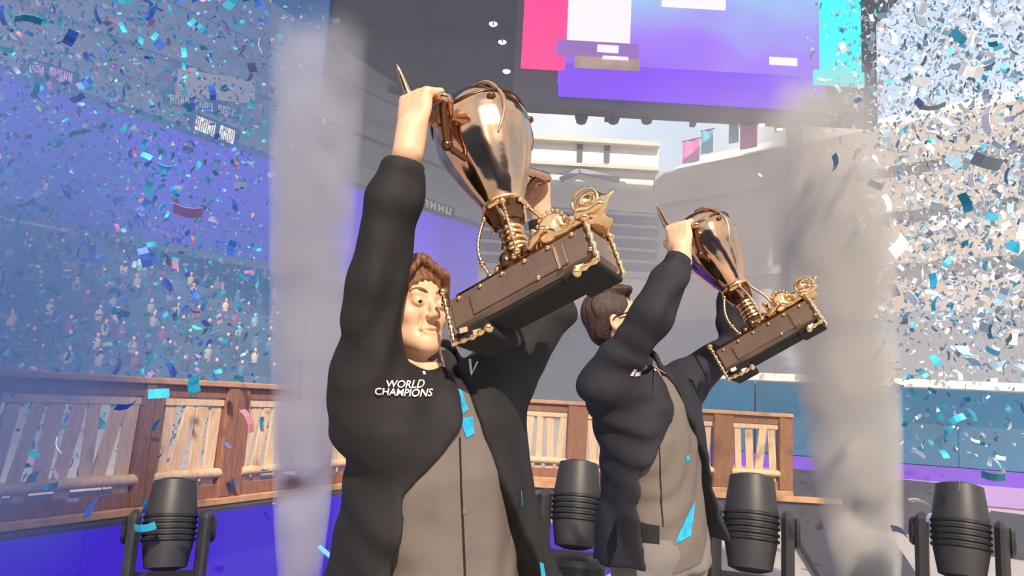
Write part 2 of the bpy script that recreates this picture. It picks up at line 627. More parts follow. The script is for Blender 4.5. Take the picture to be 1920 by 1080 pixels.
# walls of the three facets with their stepped tiers
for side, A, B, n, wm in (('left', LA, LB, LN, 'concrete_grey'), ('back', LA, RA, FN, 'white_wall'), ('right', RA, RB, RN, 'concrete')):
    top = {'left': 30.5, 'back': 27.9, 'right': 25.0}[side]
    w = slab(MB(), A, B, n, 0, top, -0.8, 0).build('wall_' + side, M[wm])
    tag(w, {'left': 'tall grey stadium wall behind the violet screen', 'back': 'white sunlit stadium wall at the far corner',
            'right': 'beige stadium wall rising to the right'}[side], None, None, 'structure')
    # lower tier of seating: rows step down towards the stage
    for k in range(11):
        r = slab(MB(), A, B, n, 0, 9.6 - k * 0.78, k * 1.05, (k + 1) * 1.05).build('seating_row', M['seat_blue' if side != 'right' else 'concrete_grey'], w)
    # fascia ledges on the wall
    for z, h, o in {'left': ((18.3, 1.5, .9), (22.6, 1.3, .7), (26.6, .7, .5)),
                    'back': ((20.6, 2.3, .5), (24.9, .35, .9), (27.5, .45, .9), (13.9, .6, .6)),
                    'right': ((21.4, 3.2, .5), (13.4, .7, .8), (17.6, .4, .6))}[side]:
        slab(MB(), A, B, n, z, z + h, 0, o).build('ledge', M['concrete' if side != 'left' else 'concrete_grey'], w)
    if side == 'back':
        for z in (14.6, 15.8, 17.0, 18.2, 19.4):
            slab(MB(), A, B, n, z, z + .75, 0, .55).build('seating_row', M['seat_blue'], w)
        for px in (1087, 1138):                                  # dark door openings high on the white wall
            p = hit(px, 288, LA, FN)
            MB().box((p.x, 71.95, p.z), (0.55, .3, 1.9)).build('door_opening', M['slate'], w)
        for a, b in (((1050, 340), (1085, 322)), ((1085, 322), (1118, 330)), ((1118, 330), (1160, 340))):
            p, q = hit(*a, LA, FN), hit(*b, LA, FN)
            MB().beam(p + FN * .5, q + FN * .5, .3, .5).build('stair_rail', M['concrete_grey'], w)
    if side == 'right':
        for k in range(6):                                       # upper seating above the beige wall
            slab(MB(), A, B, n, 25 + k * .7 - .7, 25 + k * .7, -0.8 - k * 1.2, -2.0 - k * 1.2).build('seating_row', M['white_wall'], w)
        for t in (14.5, 33):
            MB().beam(A + RT * t + n * .9, A + RT * t + n * .9 + Vector((0, 0, 30)), 1.0, 1.0).build('column', M['concrete_grey'], w)

# roof: sloping steel deck with beams, open to the sky on the right and above the stage
ROOFZ = lambda y: 28.15 + (66 - y) * 0.16
rv = [(-62, 66, ROOFZ(66)), (25, 66, ROOFZ(66)), (29, 12, ROOFZ(12)), (-62, 12, ROOFZ(12))]
rv2 = [(x, y, z + .6) for x, y, z in rv]
roof = MB().add(rv + rv2, [(0, 1, 2, 3), (7, 6, 5, 4), (0, 4, 5, 1), (1, 5, 6, 2), (2, 6, 7, 3), (3, 7, 4, 0)]).build('ceiling', M['roof'])
tag(roof, 'dark slate underside of the stadium roof', None, None, 'structure')
for x in range(-56, 26, 8):
    MB().beam((x, 65.6, ROOFZ(65.6) - .35), (x, 14, ROOFZ(14) - .35), .5, .8).build('roof_beam', M['roof_beam'], roof)
for y in (62, 54, 46, 38):
    MB().beam((-60, y, ROOFZ(y) - .9), (24, y, ROOFZ(y) - .9), .6, .6).build('roof_beam', M['roof_beam'], roof)
for px in (1090, 1150, 1212):                                    # rounded drops along the far edge of the roof
    p = hit(px, 216, Vector((0, 65.8, 0)), FN)
    MB().lathe([(.1, -1.0), (.45, -.85), (.62, -.3), (.65, .3)], 12, c=(p.x, 65.6, p.z)).build('roof_drop', M['roof_beam'], roof)

# far left side wall and rear closing of the corner beyond the left facet
w = slab(MB(), LB, Vector((-46, -18, 0)), Vector((1, 0, 0)), 0, 30, -.8, 0).build('wall_side', M['concrete_grey'])
tag(w, 'grey stadium wall beyond the left edge', None, None, 'structure')

w = MB().box((4, -42, 11), (110, 1, 22)).build('wall_rear', M['seat_blue'])
tag(w, 'dark stand closing the stadium behind the viewer', None, None, 'structure')
for k in range(8):
    MB().box((4, -41 + (k + .5) * 1.1, (8 - k) * .6), (100, 1.1, (8 - k) * 1.2)).build('seating_row', M['seat_blue'], w)

# violet LED wall along the left facet
lw = empty('led_wall', LA + LT * 22, 'long violet LED wall along the left stand', 'led wall')
o = lw.location
for k in range(12):                                              # built of tall cabinets side by side
    a, b = LA + LT * (0.3 + k * 4.6), LA + LT * (0.3 + (k + 1) * 4.6 - .04)
    m = MB()
    slab(m, a - o, b - o, LN, 10.4, 17.9, .02, .4)
    m.build('led_cabinet', M['led_purple'], lw)
# lettering boards: white blurred strips of letters on the fascia boards of the left stand
def letter_board(name, px0, py0, px1, py1, h, n, label, m, gap=None):
    P = LA + LN * 1.0
    a, b = hit(px0, py0, P, LN), hit(px1, py1, P, LN)
    b.z = a.z + (b.z - a.z)
    e = empty(name, (a + b) / 2, label, 'sign')
    L = (b - a).length
    d = (b - a).normalized()
    MB().beam(a - e.location - d * .4 - LN * .1, b - e.location + d * .4 - LN * .1, .08, h * 1.5).build('board', M['slate'], e)
    for i in range(n):
        if gap is not None and i in gap:
            continue
        c = a - e.location + d * L * (i + .5) / n
        g = MB()
        wv = L / n
        up = Vector((0, 0, 1))
        for j, (dx, dz, ww, hh) in enumerate(((-.34, 0, .26, 1), (.3, 0, .26, 1), (0, random.choice((.36, -.36, 0)), .6, .26))):
            g.beam(c + d * wv * (dx - ww / 2) * .8 + up * dz * h, c + d * wv * (dx + ww / 2) * .8 + up * dz * h, .06, hh * h)
        g.build('letter', m, e)


letter_board('fascia_sign', 366, 229, 440, 258, 1.0, 10, 'white lettering on the left stand fascia above violet wall', M['led_white'], (5,))
letter_board('fascia_sign', 318, 184, 442, 211, .6, 14, 'faint white lettering strip on the upper left balcony', M['white_wall'], (4, 9))
letter_board('fascia_sign', 55, 124, 136, 149, .7, 9, 'pale pink lettering on the balcony at far left', M['led_lilac'], (3,))
letter_board('fascia_sign', 790, 378, 848, 398, .7, 4, 'short white sign strip behind the large trophy', M['white_wall'])
bp = empty('balcony_screen', hit(400, 160, LA, LN), 'pale beige balcony panel high on the left stand', 'panel')
q = [hit(x, y, LA + LN * .95, LN) - bp.location for x, y in ((335, 128), (478, 152), (478, 194), (330, 180))]
MB().add([*q, *[v - LN * .3 for v in q]], [(3, 2, 1, 0), (4, 5, 6, 7), (0, 1, 5, 4), (1, 2, 6, 5), (2, 3, 7, 6), (3, 0, 4, 7)]).build('panel_face', M['concrete'], bp)

# banners on the right stand
for i, (x, y, w_, m, lab) in enumerate(((1296, 284, 1.9, 'banner_pink', 'pink banner hanging on right stand nearest the far corner'),
                                        (1326, 266, 1.3, 'banner_cyan', 'cyan banner beside the pink one on right stand'),
                                        (1404, 256, 1.7, 'banner_pink', 'pink banner on right stand beside the grey column'),
                                        (1376, 246, 1.0, 'banner_cyan', 'small cyan banner on right stand left of the second pink one'))):
    p = hit(x, y, RA + RN * .25, RN)
    b = empty('banner', p, lab, 'banner')
    m_ = MB()
    for k in range(8):
        t0, t1 = -w_ / 2 + w_ * k / 8, -w_ / 2 + w_ * (k + 1) / 8
        m_.beam(RT * t0 + RN * .06 * math.sin(k), RT * t1 + RN * .06 * math.sin(k + 1), .05, 2.3)
    m_.build('cloth', M[m], b)
    MB().beam(RT * (-w_ / 2 - .1) + Vector((0, 0, 1.2)), RT * (w_ / 2 + .1) + Vector((0, 0, 1.2)), .1, .1).build('rod', M['roof_beam'], b)

# big hanging screen
SY = 36.0
scr = empty('hanging_screen', pt(1300, 100, SY), 'big video screen hanging under the roof, pink, violet and cyan', 'screen')
so = scr.location


def panel(name, x0, y0, x1, y1, m, dy=0.0, th=.12):
    a, b = pt(x0, y1, SY) - so, pt(x1, y0, SY) - so
    c = (a + b) / 2
    return MB().box((c.x, -dy, c.z), (abs(b.x - a.x), th, abs(b.z - a.z))).build(name, M[m] if isinstance(m, str) else m, scr)


panel('screen_body', 960, -200, 1640, 192, 'slate', -.5, .8)
panel('picture_area', 1045, -150, 1545, 158, 'scr_picture', 0)
panel('ticker_band', 1046, 146, 1502, 182, 'scr_purple', .12)
panel('pink_area', 976, -150, 1072, 130, 'scr_pink', .15)
panel('white_figure', 1062, -150, 1188, 86, 'scr_white', .2)
panel('name_band', 1042, 88, 1196, 108, 'scr_mauve', .25)
panel('name_text', 1118, 92, 1158, 103, 'scr_white', .35, .06)
panel('caption_band', 1076, 112, 1198, 130, 'scr_tan', .25)
panel('caption_line', 1128, 113, 1176, 116, 'scr_white', .35, .06)
panel('cyan_area', 1535, -150, 1608, 160, 'scr_cyan', .15)
panel('cyan_foot', 1522, 140, 1616, 162, 'scr_cyan', .22)
panel('name_text', 1440, 113, 1492, 124, 'scr_white', .2, .06)
panel('highlight', 1240, -20, 1360, 14, 'scr_white', .1, .06)
for x in (1010, 1590):
    p = pt(x, -150, SY) - so
    MB().tube([(p.x, 1.0, p.z), (p.x, 1.0, p.z + 6)], .1, 8).build('hanger', M['roof_beam'], scr)

# floodlights under the roof
for px, py, Y in ((1283, 213, 62), (1333, 216, 62), (1384, 223, 62), (1428, 232, 62), (942, 76, 50), (950, 131, 52), (925, 42, 48), (1462, 240, 62)):
    p = pt(px, py, Y)
    e = empty('floodlight', p, 'small white floodlight in the row under the roof edge above the pink banners' if px > 1000 else 'small white floodlight under the dark roof left of the big screen', 'lamp', 'roof floodlights ' + ('right' if px > 1000 else 'left'))
    MB().lathe([(.12, .5), (.3, .1), (.36, -.1)][::-1], 12).build('housing', M['roof_beam'], e)
    MB().ball((0, 0, -.1), (.3, .3, .16), 10).build('bulb', M['lamp_glow'], e, True)
    MB().beam((0, 0, .4), (0, 0, ROOFZ(Y) - p.z - .1), .08, .08).build('stem', M['roof_beam'], e)

# ---------------------------------------------------------------- stage: riser under the fences, LED skirts, ramps
FL0, FL1 = Vector((-3.35, 4.75, 0)), Vector((-1.45, 8.35, 0))     # left fence line
FD = (FL1 - FL0).normalized()
FNR = Vector((FD.y, -FD.x, 0))                                   # towards the stage centre
FR0, FR1 = Vector((0.1, 9.6, 0)), Vector((3.68, 9.6, 0))
rz = 0.40
ris = empty('fence_riser', (-2.4, 6.5, 0), 'low stage riser with blue LED skirt under the left wooden fence', 'riser')
o = ris.location
m = MB()
P = [FL0 - FD * 1.0 + FNR * .18, FL1 + FNR * .18, FL1 - FNR * 1.3, FL0 - FD * 1.0 - FNR * 1.3]
m.add([p - o + Vector((0, 0, z)) for z in (0, rz) for p in P],
      [(0, 3, 2, 1), (4, 5, 6, 7), (0, 1, 5, 4), (1, 2, 6, 5), (2, 3, 7, 6), (3, 0, 4, 7)])
m.build('deck', M['slate'], ris)
m = MB()
L = (P[1] - P[0]).length
for k in range(6):
    MB().beam(P[0] - o + FD * (L * k / 6 + .004) + FNR * .02 + Vector((0, 0, rz / 2 - .01)), P[0] - o + FD * (L * (k + 1) / 6 - .004) + FNR * .02 + Vector((0, 0, rz / 2 - .01)), .03, rz - .03).build('led_tile', M['led_blue'], ris)
lf = empty('led_floor', (-1.3, 5.0, 0), 'glowing blue LED floor in front of the left fence', 'led floor')
for i in range(7):
    for j in range(3):
        c = FL0 - FD * 1.0 + FD * (.5 + i * .92) + FNR * (.22 + .46 + j * .92) - lf.location
        MB().box((c.x, c.y, .015), (.91, .91, .03), rotz(math.atan2(FD.y, FD.x))).build('led_tile', M['led_blue'], lf)
ris2 = empty('fence_riser', (1.9, 10, 0), 'low dark stage riser under the right wooden fence', 'riser')
o = ris2.location
MB().box((0.2, .1, .205), (4.3, 1.4, .41)).build('deck', M['slate'], ris2)
MB().box((0.2, -.62, .4), (4.3, .04, .07)).build('edge_strip', M['fence_trim'], ris2)
# light tube on the LED floor
a, b = pt(600, 1026, 4.3), pt(646, 1066, 3.75)
lt = empty('light_tube', (a + b) / 2, 'thin cyan light tube on a slim post by the blue floor', 'light tube')
MB().tube([a - lt.location, b - lt.location], .012, 10).build('tube', M['led_cyan_tube'], lt, True)
c = (a + b) / 2
MB().tube([(0, 0, -.005), (0, 0, -c.z + .03)], .008, 8).build('post', M['stage_black2'], lt, True)
MB().lathe([(.09, -c.z + .03), (.09, -c.z + .045)], 16).build('foot', M['stage_black2'], lt)

# dark ramps and wedges on the right of the stage
def wedge(name, pts, h0, h1, m, label):
    """low platform with a plan outline given as points; the first two corners at height h0, the others at h1"""
    c = sum(pts, Vector()) / len(pts)
    e = empty(name, (c.x, c.y, 0), label, 'ramp')
    n = len(pts)
    lo = [p - Vector((c.x, c.y, p.z)) for p in pts]
    hi = [p + Vector((0, 0, h0 if i < 2 else h1)) for i, p in enumerate(lo)]
    MB().add(lo + hi, [tuple(reversed(range(n))), tuple(range(n, 2 * n))] + [(i, (i + 1) % n, n + (i + 1) % n, n + i) for i in range(n)]).build('deck', M[m], e)
    return e


wedge('stage_ramp', [Vector((2.7, 6.2, 0)), Vector((3.7, 6.6, 0)), Vector((4.4, 8.4, 0)), Vector((3.5, 9.0, 0))], .06, .12, 'slate', 'dark slate floor panel in front of the right smoke jet')
wedge('stage_ramp', [Vector((4.2, 10.2, 0)), Vector((5.6, 9.6, 0)), Vector((6.2, 10.2, 0)), Vector((4.3, 11.6, 0))], .1, .62, 'slate', 'dark slate ramp behind the right fence post')
wedge('stage_ramp', [Vector((5.3, 8.6, 0)), Vector((7.6, 7.4, 0)), Vector((8.0, 8.2, 0)), Vector((6.4, 9.8, 0))], .08, .35, 'slate', 'dark slate ramp at the right behind the smoke jet')
# teal LED wall with white ledge and violet foot on the right
tw = empty('teal_led_wall', (8.0, 14.2, 0), 'teal LED wall with white ledge on the right of the stage', 'led wall')
a, b = Vector((3.4, 15.6, 0)), Vector((13.5, 12.0, 0))
d = (b - a).normalized()
nn = Vector((d.y, -d.x, 0))
L = (b - a).length
for k in range(6):
    p, q = a + d * (L * k / 6), a + d * (L * (k + 1) / 6 - .03)
    MB().beam(p - tw.location + Vector((0, 0, 1.35)), q - tw.location + Vector((0, 0, 1.35)), .15, 1.4).build('led_cabinet', M['led_teal'], tw)
MB().beam(a - tw.location + nn * .3 + Vector((0, 0, 2.13)), b - tw.location + nn * .3 + Vector((0, 0, 2.13)), .9, .14).build('ledge', M['white_wall'], tw)
MB().beam(a - tw.location + nn * .12 + Vector((0, 0, .5)), b - tw.location + nn * .12 + Vector((0, 0, .5)), .2, .26).build('violet_strip', M['led_violet'], tw)
MB().beam(a - tw.location + nn * .25 + Vector((0, 0, .2)), b - tw.location + nn * .25 + Vector((0, 0, .2)), .3, .34).build('lilac_strip', M['led_lilac'], tw)
MB().beam(a - tw.location - nn * .3 + Vector((0, 0, 1.0)), b - tw.location - nn * .3 + Vector((0, 0, 1.0)), .3, 2.0).build('backing', M['slate'], tw)


# ---------------------------------------------------------------- fences of cream slats in brown frames
def fence(A, B, zb, ht, posts, label, nslat, seed, bias=0.0):
    """A, B ends on plan; posts are fractions along the run; between posts hang slats over a mid rail"""
    rnd = random.Random(seed)
    d = (B - A).normalized()
    L = (B - A).length
    n = Vector((d.y, -d.x, 0))
    e = empty('slat_fence', (A + B) / 2 + Vector((0, 0, zb)), label, 'fence')
    Z = lambda z: Vector((0, 0, z))
    A0 = A - (A + B) / 2
    P = lambda t, z, off=0: A0 + d * (t * L) + n * off + Z(z)
    MB().beam(P(-.01, ht), P(1.01, ht), .16, .05, bevel=.008).build('top_rail', M['fence_trim'], e)
    MB().beam(P(0, ht - .075), P(1, ht - .075), .07, .10, bevel=.006).build('upper_board', M['fence_brown'], e)
    MB().beam(P(-.01, .035), P(1.01, .035), .16, .06, bevel=.008).build('base_rail', M['fence_trim'], e)
    MB().beam(P(0, .12), P(1, .12), .06, .11, bevel=.006).build('lower_board', M['fence_brown'], e)
    for t, w in posts:
        pw = w / L
        MB().beam(P(t, .06), P(t, ht - .02), w, .11, up=n, bevel=.008).build('post', M['fence_brown'], e)
        MB().beam(P(t - pw * .25, .07, .058), P(t - pw * .25, ht - .03, .058), w * .42, .02, up=n, bevel=.004).build('post_board', M['fence_brown'], e)
    for i in range(len(posts) - 1):
        (t0, w0), (t1, w1) = posts[i], posts[i + 1]
        s0, s1 = t0 + w0 / L / 2, t1 - w1 / L / 2
        MB().tube([P(s0 - .004, .27, .03), P((s0 + s1) / 2, .275, .035), P(s1 + .004, .27, .03)], .042, 10).build('mid_rail', M['fence_cream'], e, True)
        MB().beam(P(s0, ht - .16), P(s1, ht - .16), .05, .06, bevel=.005).build('slat_head', M['fence_cream'], e)
        k = max(2, int(round((s1 - s0) * L * nslat)))
        for j in range(k):
            t = s0 + (s1 - s0) * (j + .5) / k
            w = (s1 - s0) * L / k * rnd.uniform(.55, .78)
            lean = rnd.uniform(-.03, .03) + bias
            MB().beam(P(t - lean / L, .26, rnd.uniform(-.01, .01)), P(t + lean / L, ht - rnd.uniform(.15, .2), rnd.uniform(-.01, .01)), w, .025, up=n, bevel=.004).build('slat', M['fence_cream'], e)
            if rnd.random() < .8:
                MB().beam(P(t, .17), P(t, .25), w * 1.1, .022, up=n, bevel=.004).build('short_slat', M['fence_cream'], e)
    return e


fence(FL0, FL1, rz, 1.02, [(0, .2), (.30, .18), (.505, .26), (.80, .18), (1, .2)], 'rustic wooden slat fence on the blue lit riser, left of the players', 7.0, 3, .03)
fence(FR0, FR1, .41, 1.01, [(0.02, .16), (.235, .26), (.46, .2), (.76, .26), (.985, .18)], 'rustic wooden slat fence behind the shorter trophy holder', 7.0, 5, 0)


# ---------------------------------------------------------------- moving head stage lights
def moving_head():
    e = empty('stage_light', (0, 0, 0))
    MB().box((0, 0, .14), (.52, .46, .28), bevel=.03).build('flight_case', M['stage_black2'], e)
    b = MB().box((0, 0, .37), (.40, .36, .18), bevel=.03).build('base', M['stage_black'], e)
    for k in range(4):
        MB().box((0, -.183, .32 + k * .03), (.22, .008, .012)).build('vent', M['stage_black2'], b)
    MB().box((-.1, -.184, .44), (.1, .008, .02)).build('display', M['lens'], b)
    for s in (-1, 1):
        m_ = MB()
        m_.box((s * .20, 0, .64), (.07, .2, .42), bevel=.025)
        m_.build('yoke_arm', M['stage_black'], e)
        MB().lathe([(.07, -.02), (.085, 0), (.07, .02)], 16, R=Matrix.Rotation(math.pi / 2, 3, 'Y'), c=(s * .245, 0, .74)).build('pivot_cap', M['stage_black2'], e, True)
    R = Matrix.Rotation(math.radians(-14), 3, 'X')
    h = MB().lathe([(.06, -.26), (.12, -.24), (.145, -.1), (.15, .08), (.135, .2), (.125, .27), (.105, .275)], 24, R=R, c=(0, 0, .76)).build('head', M['stage_black'], e, True)
    for k in range(5):
        MB().lathe([(.149, -.012 + k * .034 - .08), (.158, -.006 + k * .034 - .08), (.158, .004 + k * .034 - .08), (.149, .01 + k * .034 - .08)], 24, R=R, c=(0, 0, .76)).build('cooling_rib', M['stage_black2'], h, True)
    MB().lathe([(.1, .268), (.085, .284), (.03, .292)], 24, R=R, c=(0, 0, .76)).build('lens', M['lens'], h, True)
    return e


mh = moving_head()
for i, (px, Y, a, s, lab) in enumerate(((322, 4.1, 24, .87, 'black moving-head stage light in front of the left fence'),
                                        (1080, 4.9, -10, 1.02, 'black moving-head stage light between the two players'),
                                        (1408, 4.5, -20, 1.03, 'black moving-head stage light just right of the shorter player'),
                                        (1800, 4.6, -32, 1.04, 'black moving-head stage light at the far right'))):
    e = mh if i == 0 else copy_tree(mh)
    p = pt(px, 960, Y)
    e.location = (p.x, p.y, 0)
    e.rotation_euler = (0, 0, math.radians(a))
    e.scale = (s, s, s)
    tag(e, lab, 'stage light', 'moving-head stage lights')


# ================================================================ people
def V3(v):
    return np.array([v[0], v[1], v[2]], float)


def unit(v):
    v = V3(v)
    return v / np.linalg.norm(v)


class Frame:
    """local axes: l = the person's left, f = forward, u = up, around an origin"""

    def __init__(s, o, f, u):
        s.o = V3(o)
        s.f = unit(f)
        s.l = unit(np.cross(u, s.f))
        s.u = np.cross(s.f, s.l)
        s.R = np.stack([s.l, s.f, s.u])

    def __call__(s, x, y, z):
        return s.o + s.l * x + s.f * y + s.u * z


def torso_prim(fr, st, wlo, whi, grow=0.0, p=2.3):
    """a trunk of elliptic sections; st rows: height, half width, half depth, forward shift"""
    st = np.array(st)

    def loc(x, y, z):
        px, py, pz = x - fr.o[0], y - fr.o[1], z - fr.o[2]
        return [px * a[0] + py * a[1] + pz * a[2] for a in (fr.l, fr.f, fr.u)]

    def fn(x, y, z):
        u, v, w = loc(x, y, z)
        a = np.interp(w, st[:, 0], st[:, 1]) + grow
        b = np.interp(w, st[:, 0], st[:, 2]) + grow
        c = np.interp(w, st[:, 0], st[:, 3])
        q = (np.abs(u / a) ** p + np.abs((v - c) / b) ** p) ** (1 / p)
        d = (q - 1) * np.minimum(a, b)
        return np.maximum(np.maximum(d, w - whi), wlo - w)
    r = .34
    ends = [fr(0, 0, wlo), fr(0, 0, whi)]
    return fn, np.min(ends, 0) - r, np.max(ends, 0) + r


def wedge_prim(fr, left, right, wlo, whi, vmin=0.02):
    """the open front of a jacket; left/right: (height, x) edge curves"""
    L_, R_ = np.array(left), np.array(right)

    def fn(x, y, z):
        px, py, pz = x - fr.o[0], y - fr.o[1], z - fr.o[2]
        u, v, w = [px * a[0] + py * a[1] + pz * a[2] for a in (fr.l, fr.f, fr.u)]
        d = np.maximum(u - np.interp(w, L_[:, 0], L_[:, 1]), np.interp(w, R_[:, 0], R_[:, 1]) - u)
        return np.maximum(np.maximum(d, vmin - v), np.maximum(w - whi, wlo - w))
    r = .36
    ends = [fr(0, 0, wlo), fr(0, 0, whi)]
    return fn, np.min(ends, 0) - r, np.max(ends, 0) + r


def hand_prims(W, D, N, T, s=1.0, curl=(62, 128, 175), thumb=1.0):
    """a hand closed round a bar: W wrist, D towards the knuckles, N back of the hand, T thumb side"""
    W, D, N = V3(W), unit(D), unit(N)
    N = unit(N - D * (N @ D))
    T = V3(T)
    T = unit(T - D * (T @ D) - N * (T @ N))
    out = []
    P = lambda d, t, n: W + (D * d + T * t + N * n) * s
    out.append((rc(P(-.03, 0, 0), P(.02, 0, 0), .028 * s, .029 * s), .012))
    out.append((ell(P(.055, .0, .0), (.048 * s, .041 * s, .017 * s), np.stack([D, T, N])), .014))
    for t in (-.028, -.010, .010, .028):
        out.append((rc(P(.015, t * .5, 0), P(.086, t, .004), .014 * s, .0115 * s), .012))
    lens = {-.030: (.034, .022, .018), -.010: (.042, .027, .021), .011: (.045, .029, .022), .031: (.041, .026, .02)}
    for t, ls in lens.items():
        p = P(.088, t, .003)
        r = .0105 * s
        for a, L_ in zip(curl, ls):
            a = math.radians(a)
            q = p + (D * math.cos(a) - N * math.sin(a)) * L_ * s * 1.05
            out.append((rc(p, q, r, r * .9), .005))
            p, r = q, r * .92
    a = P(.022, .026, -.008)
    b = P(.052, .050 * thumb, -.024)
    c = P(.078, .046 * thumb, -.046)
    d = P(.088, .030, -.062)
    out.append((rc(a, b, .0185 * s, .0135 * s), .014))
    out.append((rc(b, c, .0125 * s, .0115 * s), .006))
    out.append((rc(c, d, .0112 * s, .0092 * s), .006))
    return out


def head_prims(H):
    """face and skull around the head centre; returns (primitive, blend, op)"""
    o = []
    A = lambda p, k, op='u': o.append((p, k, op))
    A(ell(H(0, -.014, .032), (.074, .094, .083), H.R), .02)
    A(ell(H(0, .024, -.028), (.061, .064, .088), H.R), .03)
    for s in (-1, 1):
        A(rc(H(s * .052, -.002, -.055), H(s * .014, .066, -.098), .022, .019), .03)
        A(ell(H(s * .043, .056, -.028), (.022, .022, .02), H.R), .022)
    A(ell(H(0, .071, -.1), (.022, .019, .017), H.R), .018)
    A(rc(H(-.036, .079, .018), H(.036, .079, .018), .0105), .02)
    for s in (-1, 1):
        A(ell(H(s * .032, .102, -.004), (.019, .016, .0125), H.R), .014, 's')
    A(rc(H(0, .086, .004), H(0, .109, -.034), .0075, .0105), .012)
    for s in (-1, 1):
        A(ell(H(s * .012, .098, -.039), (.0085, .011, .008), H.R), .008)
        A(ell(H(s * .032, .0815, -.004), (.0155, .0135, .0118), H.R), .004)
        A(ell(H(s * .033, .0965, -.0065), (.0135, .0085, .0024), H.R), .002, 's')
        A(ell(H(s * .076, -.008, -.018), (.010, .019, .032), H.R), .008)
        A(ell(H(s * .088, -.004, -.014), (.009, .011, .020), H.R), .006, 's')
        A(ell(H(s * .022, .086, -.055), (.004, .02, .02), H.R), .012, 's')
    A(rc(H(-.021, .082, -.0665), H(.021, .082, -.0665), .0062), .008)
    A(ell(H(0, .0875, -.066), (.016, .007, .0055), H.R), .006)
    A(ell(H(0, .0865, -.0775), (.018, .008, .0062), H.R), .008)
    A(ell(H(0, .0965, -.0715), (.024, .012, .0022), H.R), .004, 's')
    return o


def bvh_of(o):
    return BVHTree.FromPolygons([v.co for v in o.data.vertices], [p.vertices for p in o.data.polygons])


def text_mesh(txt, size):
    cu = bpy.data.curves.new('t', 'FONT')
    cu.body = txt
    cu.size = size
    cu.align_x = 'CENTER'
    cu.space_line = .8
    cu.extrude = 0.0
    cu.offset = size * .012
    ob = bpy.data.objects.new('t', cu)
    COL.objects.link(ob)
    dg = bpy.context.evaluated_depsgraph_get()
    me = bpy.data.meshes.new_from_object(ob.evaluated_get(dg))
    bpy.data.objects.remove(ob)
    bpy.data.curves.remove(cu)
    return me


def wrap(name, me, m, parent, onto, origin, x, y, lift=.0015):
    """lay a flat print onto the cloth: origin, x and y axes in the parent's space; projected along their normal"""
    origin, x, y = Vector(origin), Vector(x).normalized(), Vector(y).normalized()
    n = x.cross(y).normalized()
    tree = bvh_of(onto)
    for v in me.vertices:
        p = origin + x * v.co.x + y * v.co.y
        h = tree.ray_cast(p + n * .25, -n, .6)
        q = h[0] if h[0] is not None else p
        v.co = q + n * lift
    me.update()
    o = link(name, me, m, parent)
    s = o.modifiers.new('thickness', 'SOLIDIFY')
    s.thickness = .0012
    return o


def patch(name, pts, m, parent, onto, origin, x, y, lift=.0015, sub=5):
    """a flat appliqué polygon (quad) laid onto the cloth"""
    (a, b, c, d) = [Vector((*p, 0)) for p in pts]
    me = bpy.data.meshes.new(name)
    vs, fs = [], []
    for i in range(sub + 1):
        for j in range(sub + 1):
            s, t = i / sub, j / sub
            vs.append((a * (1 - s) + b * s) * (1 - t) + (d * (1 - s) + c * s) * t)
    for i in range(sub):
        for j in range(sub):
            k = i * (sub + 1) + j
            fs.append((k, k + 1, k + sub + 2, k + sub + 1))
    me.from_pydata(vs, [], fs)
    return wrap(name, me, m, parent, onto, origin, x, y, lift)


def folds(amp, seed, fx=1.0):
    r = random.Random(seed)
    ph = [r.uniform(0, 6.28) for _ in range(8)]

    def fn(x, y, z):
        w = 1.3 * np.sin(11 * x + 9 * z + ph[0]) + 1.1 * np.sin(13 * y - 8 * z + ph[1])
        a = np.sin(46 * fx * z + 17 * x + 2.2 * w + ph[2])
        b = np.sin(34 * x + 30 * y - 21 * z + 2.0 * w + ph[3])
        return amp * (.6 * a * (.5 + .5 * np.sin(7 * z + 9 * x + ph[4])) + .5 * b)
    return fn


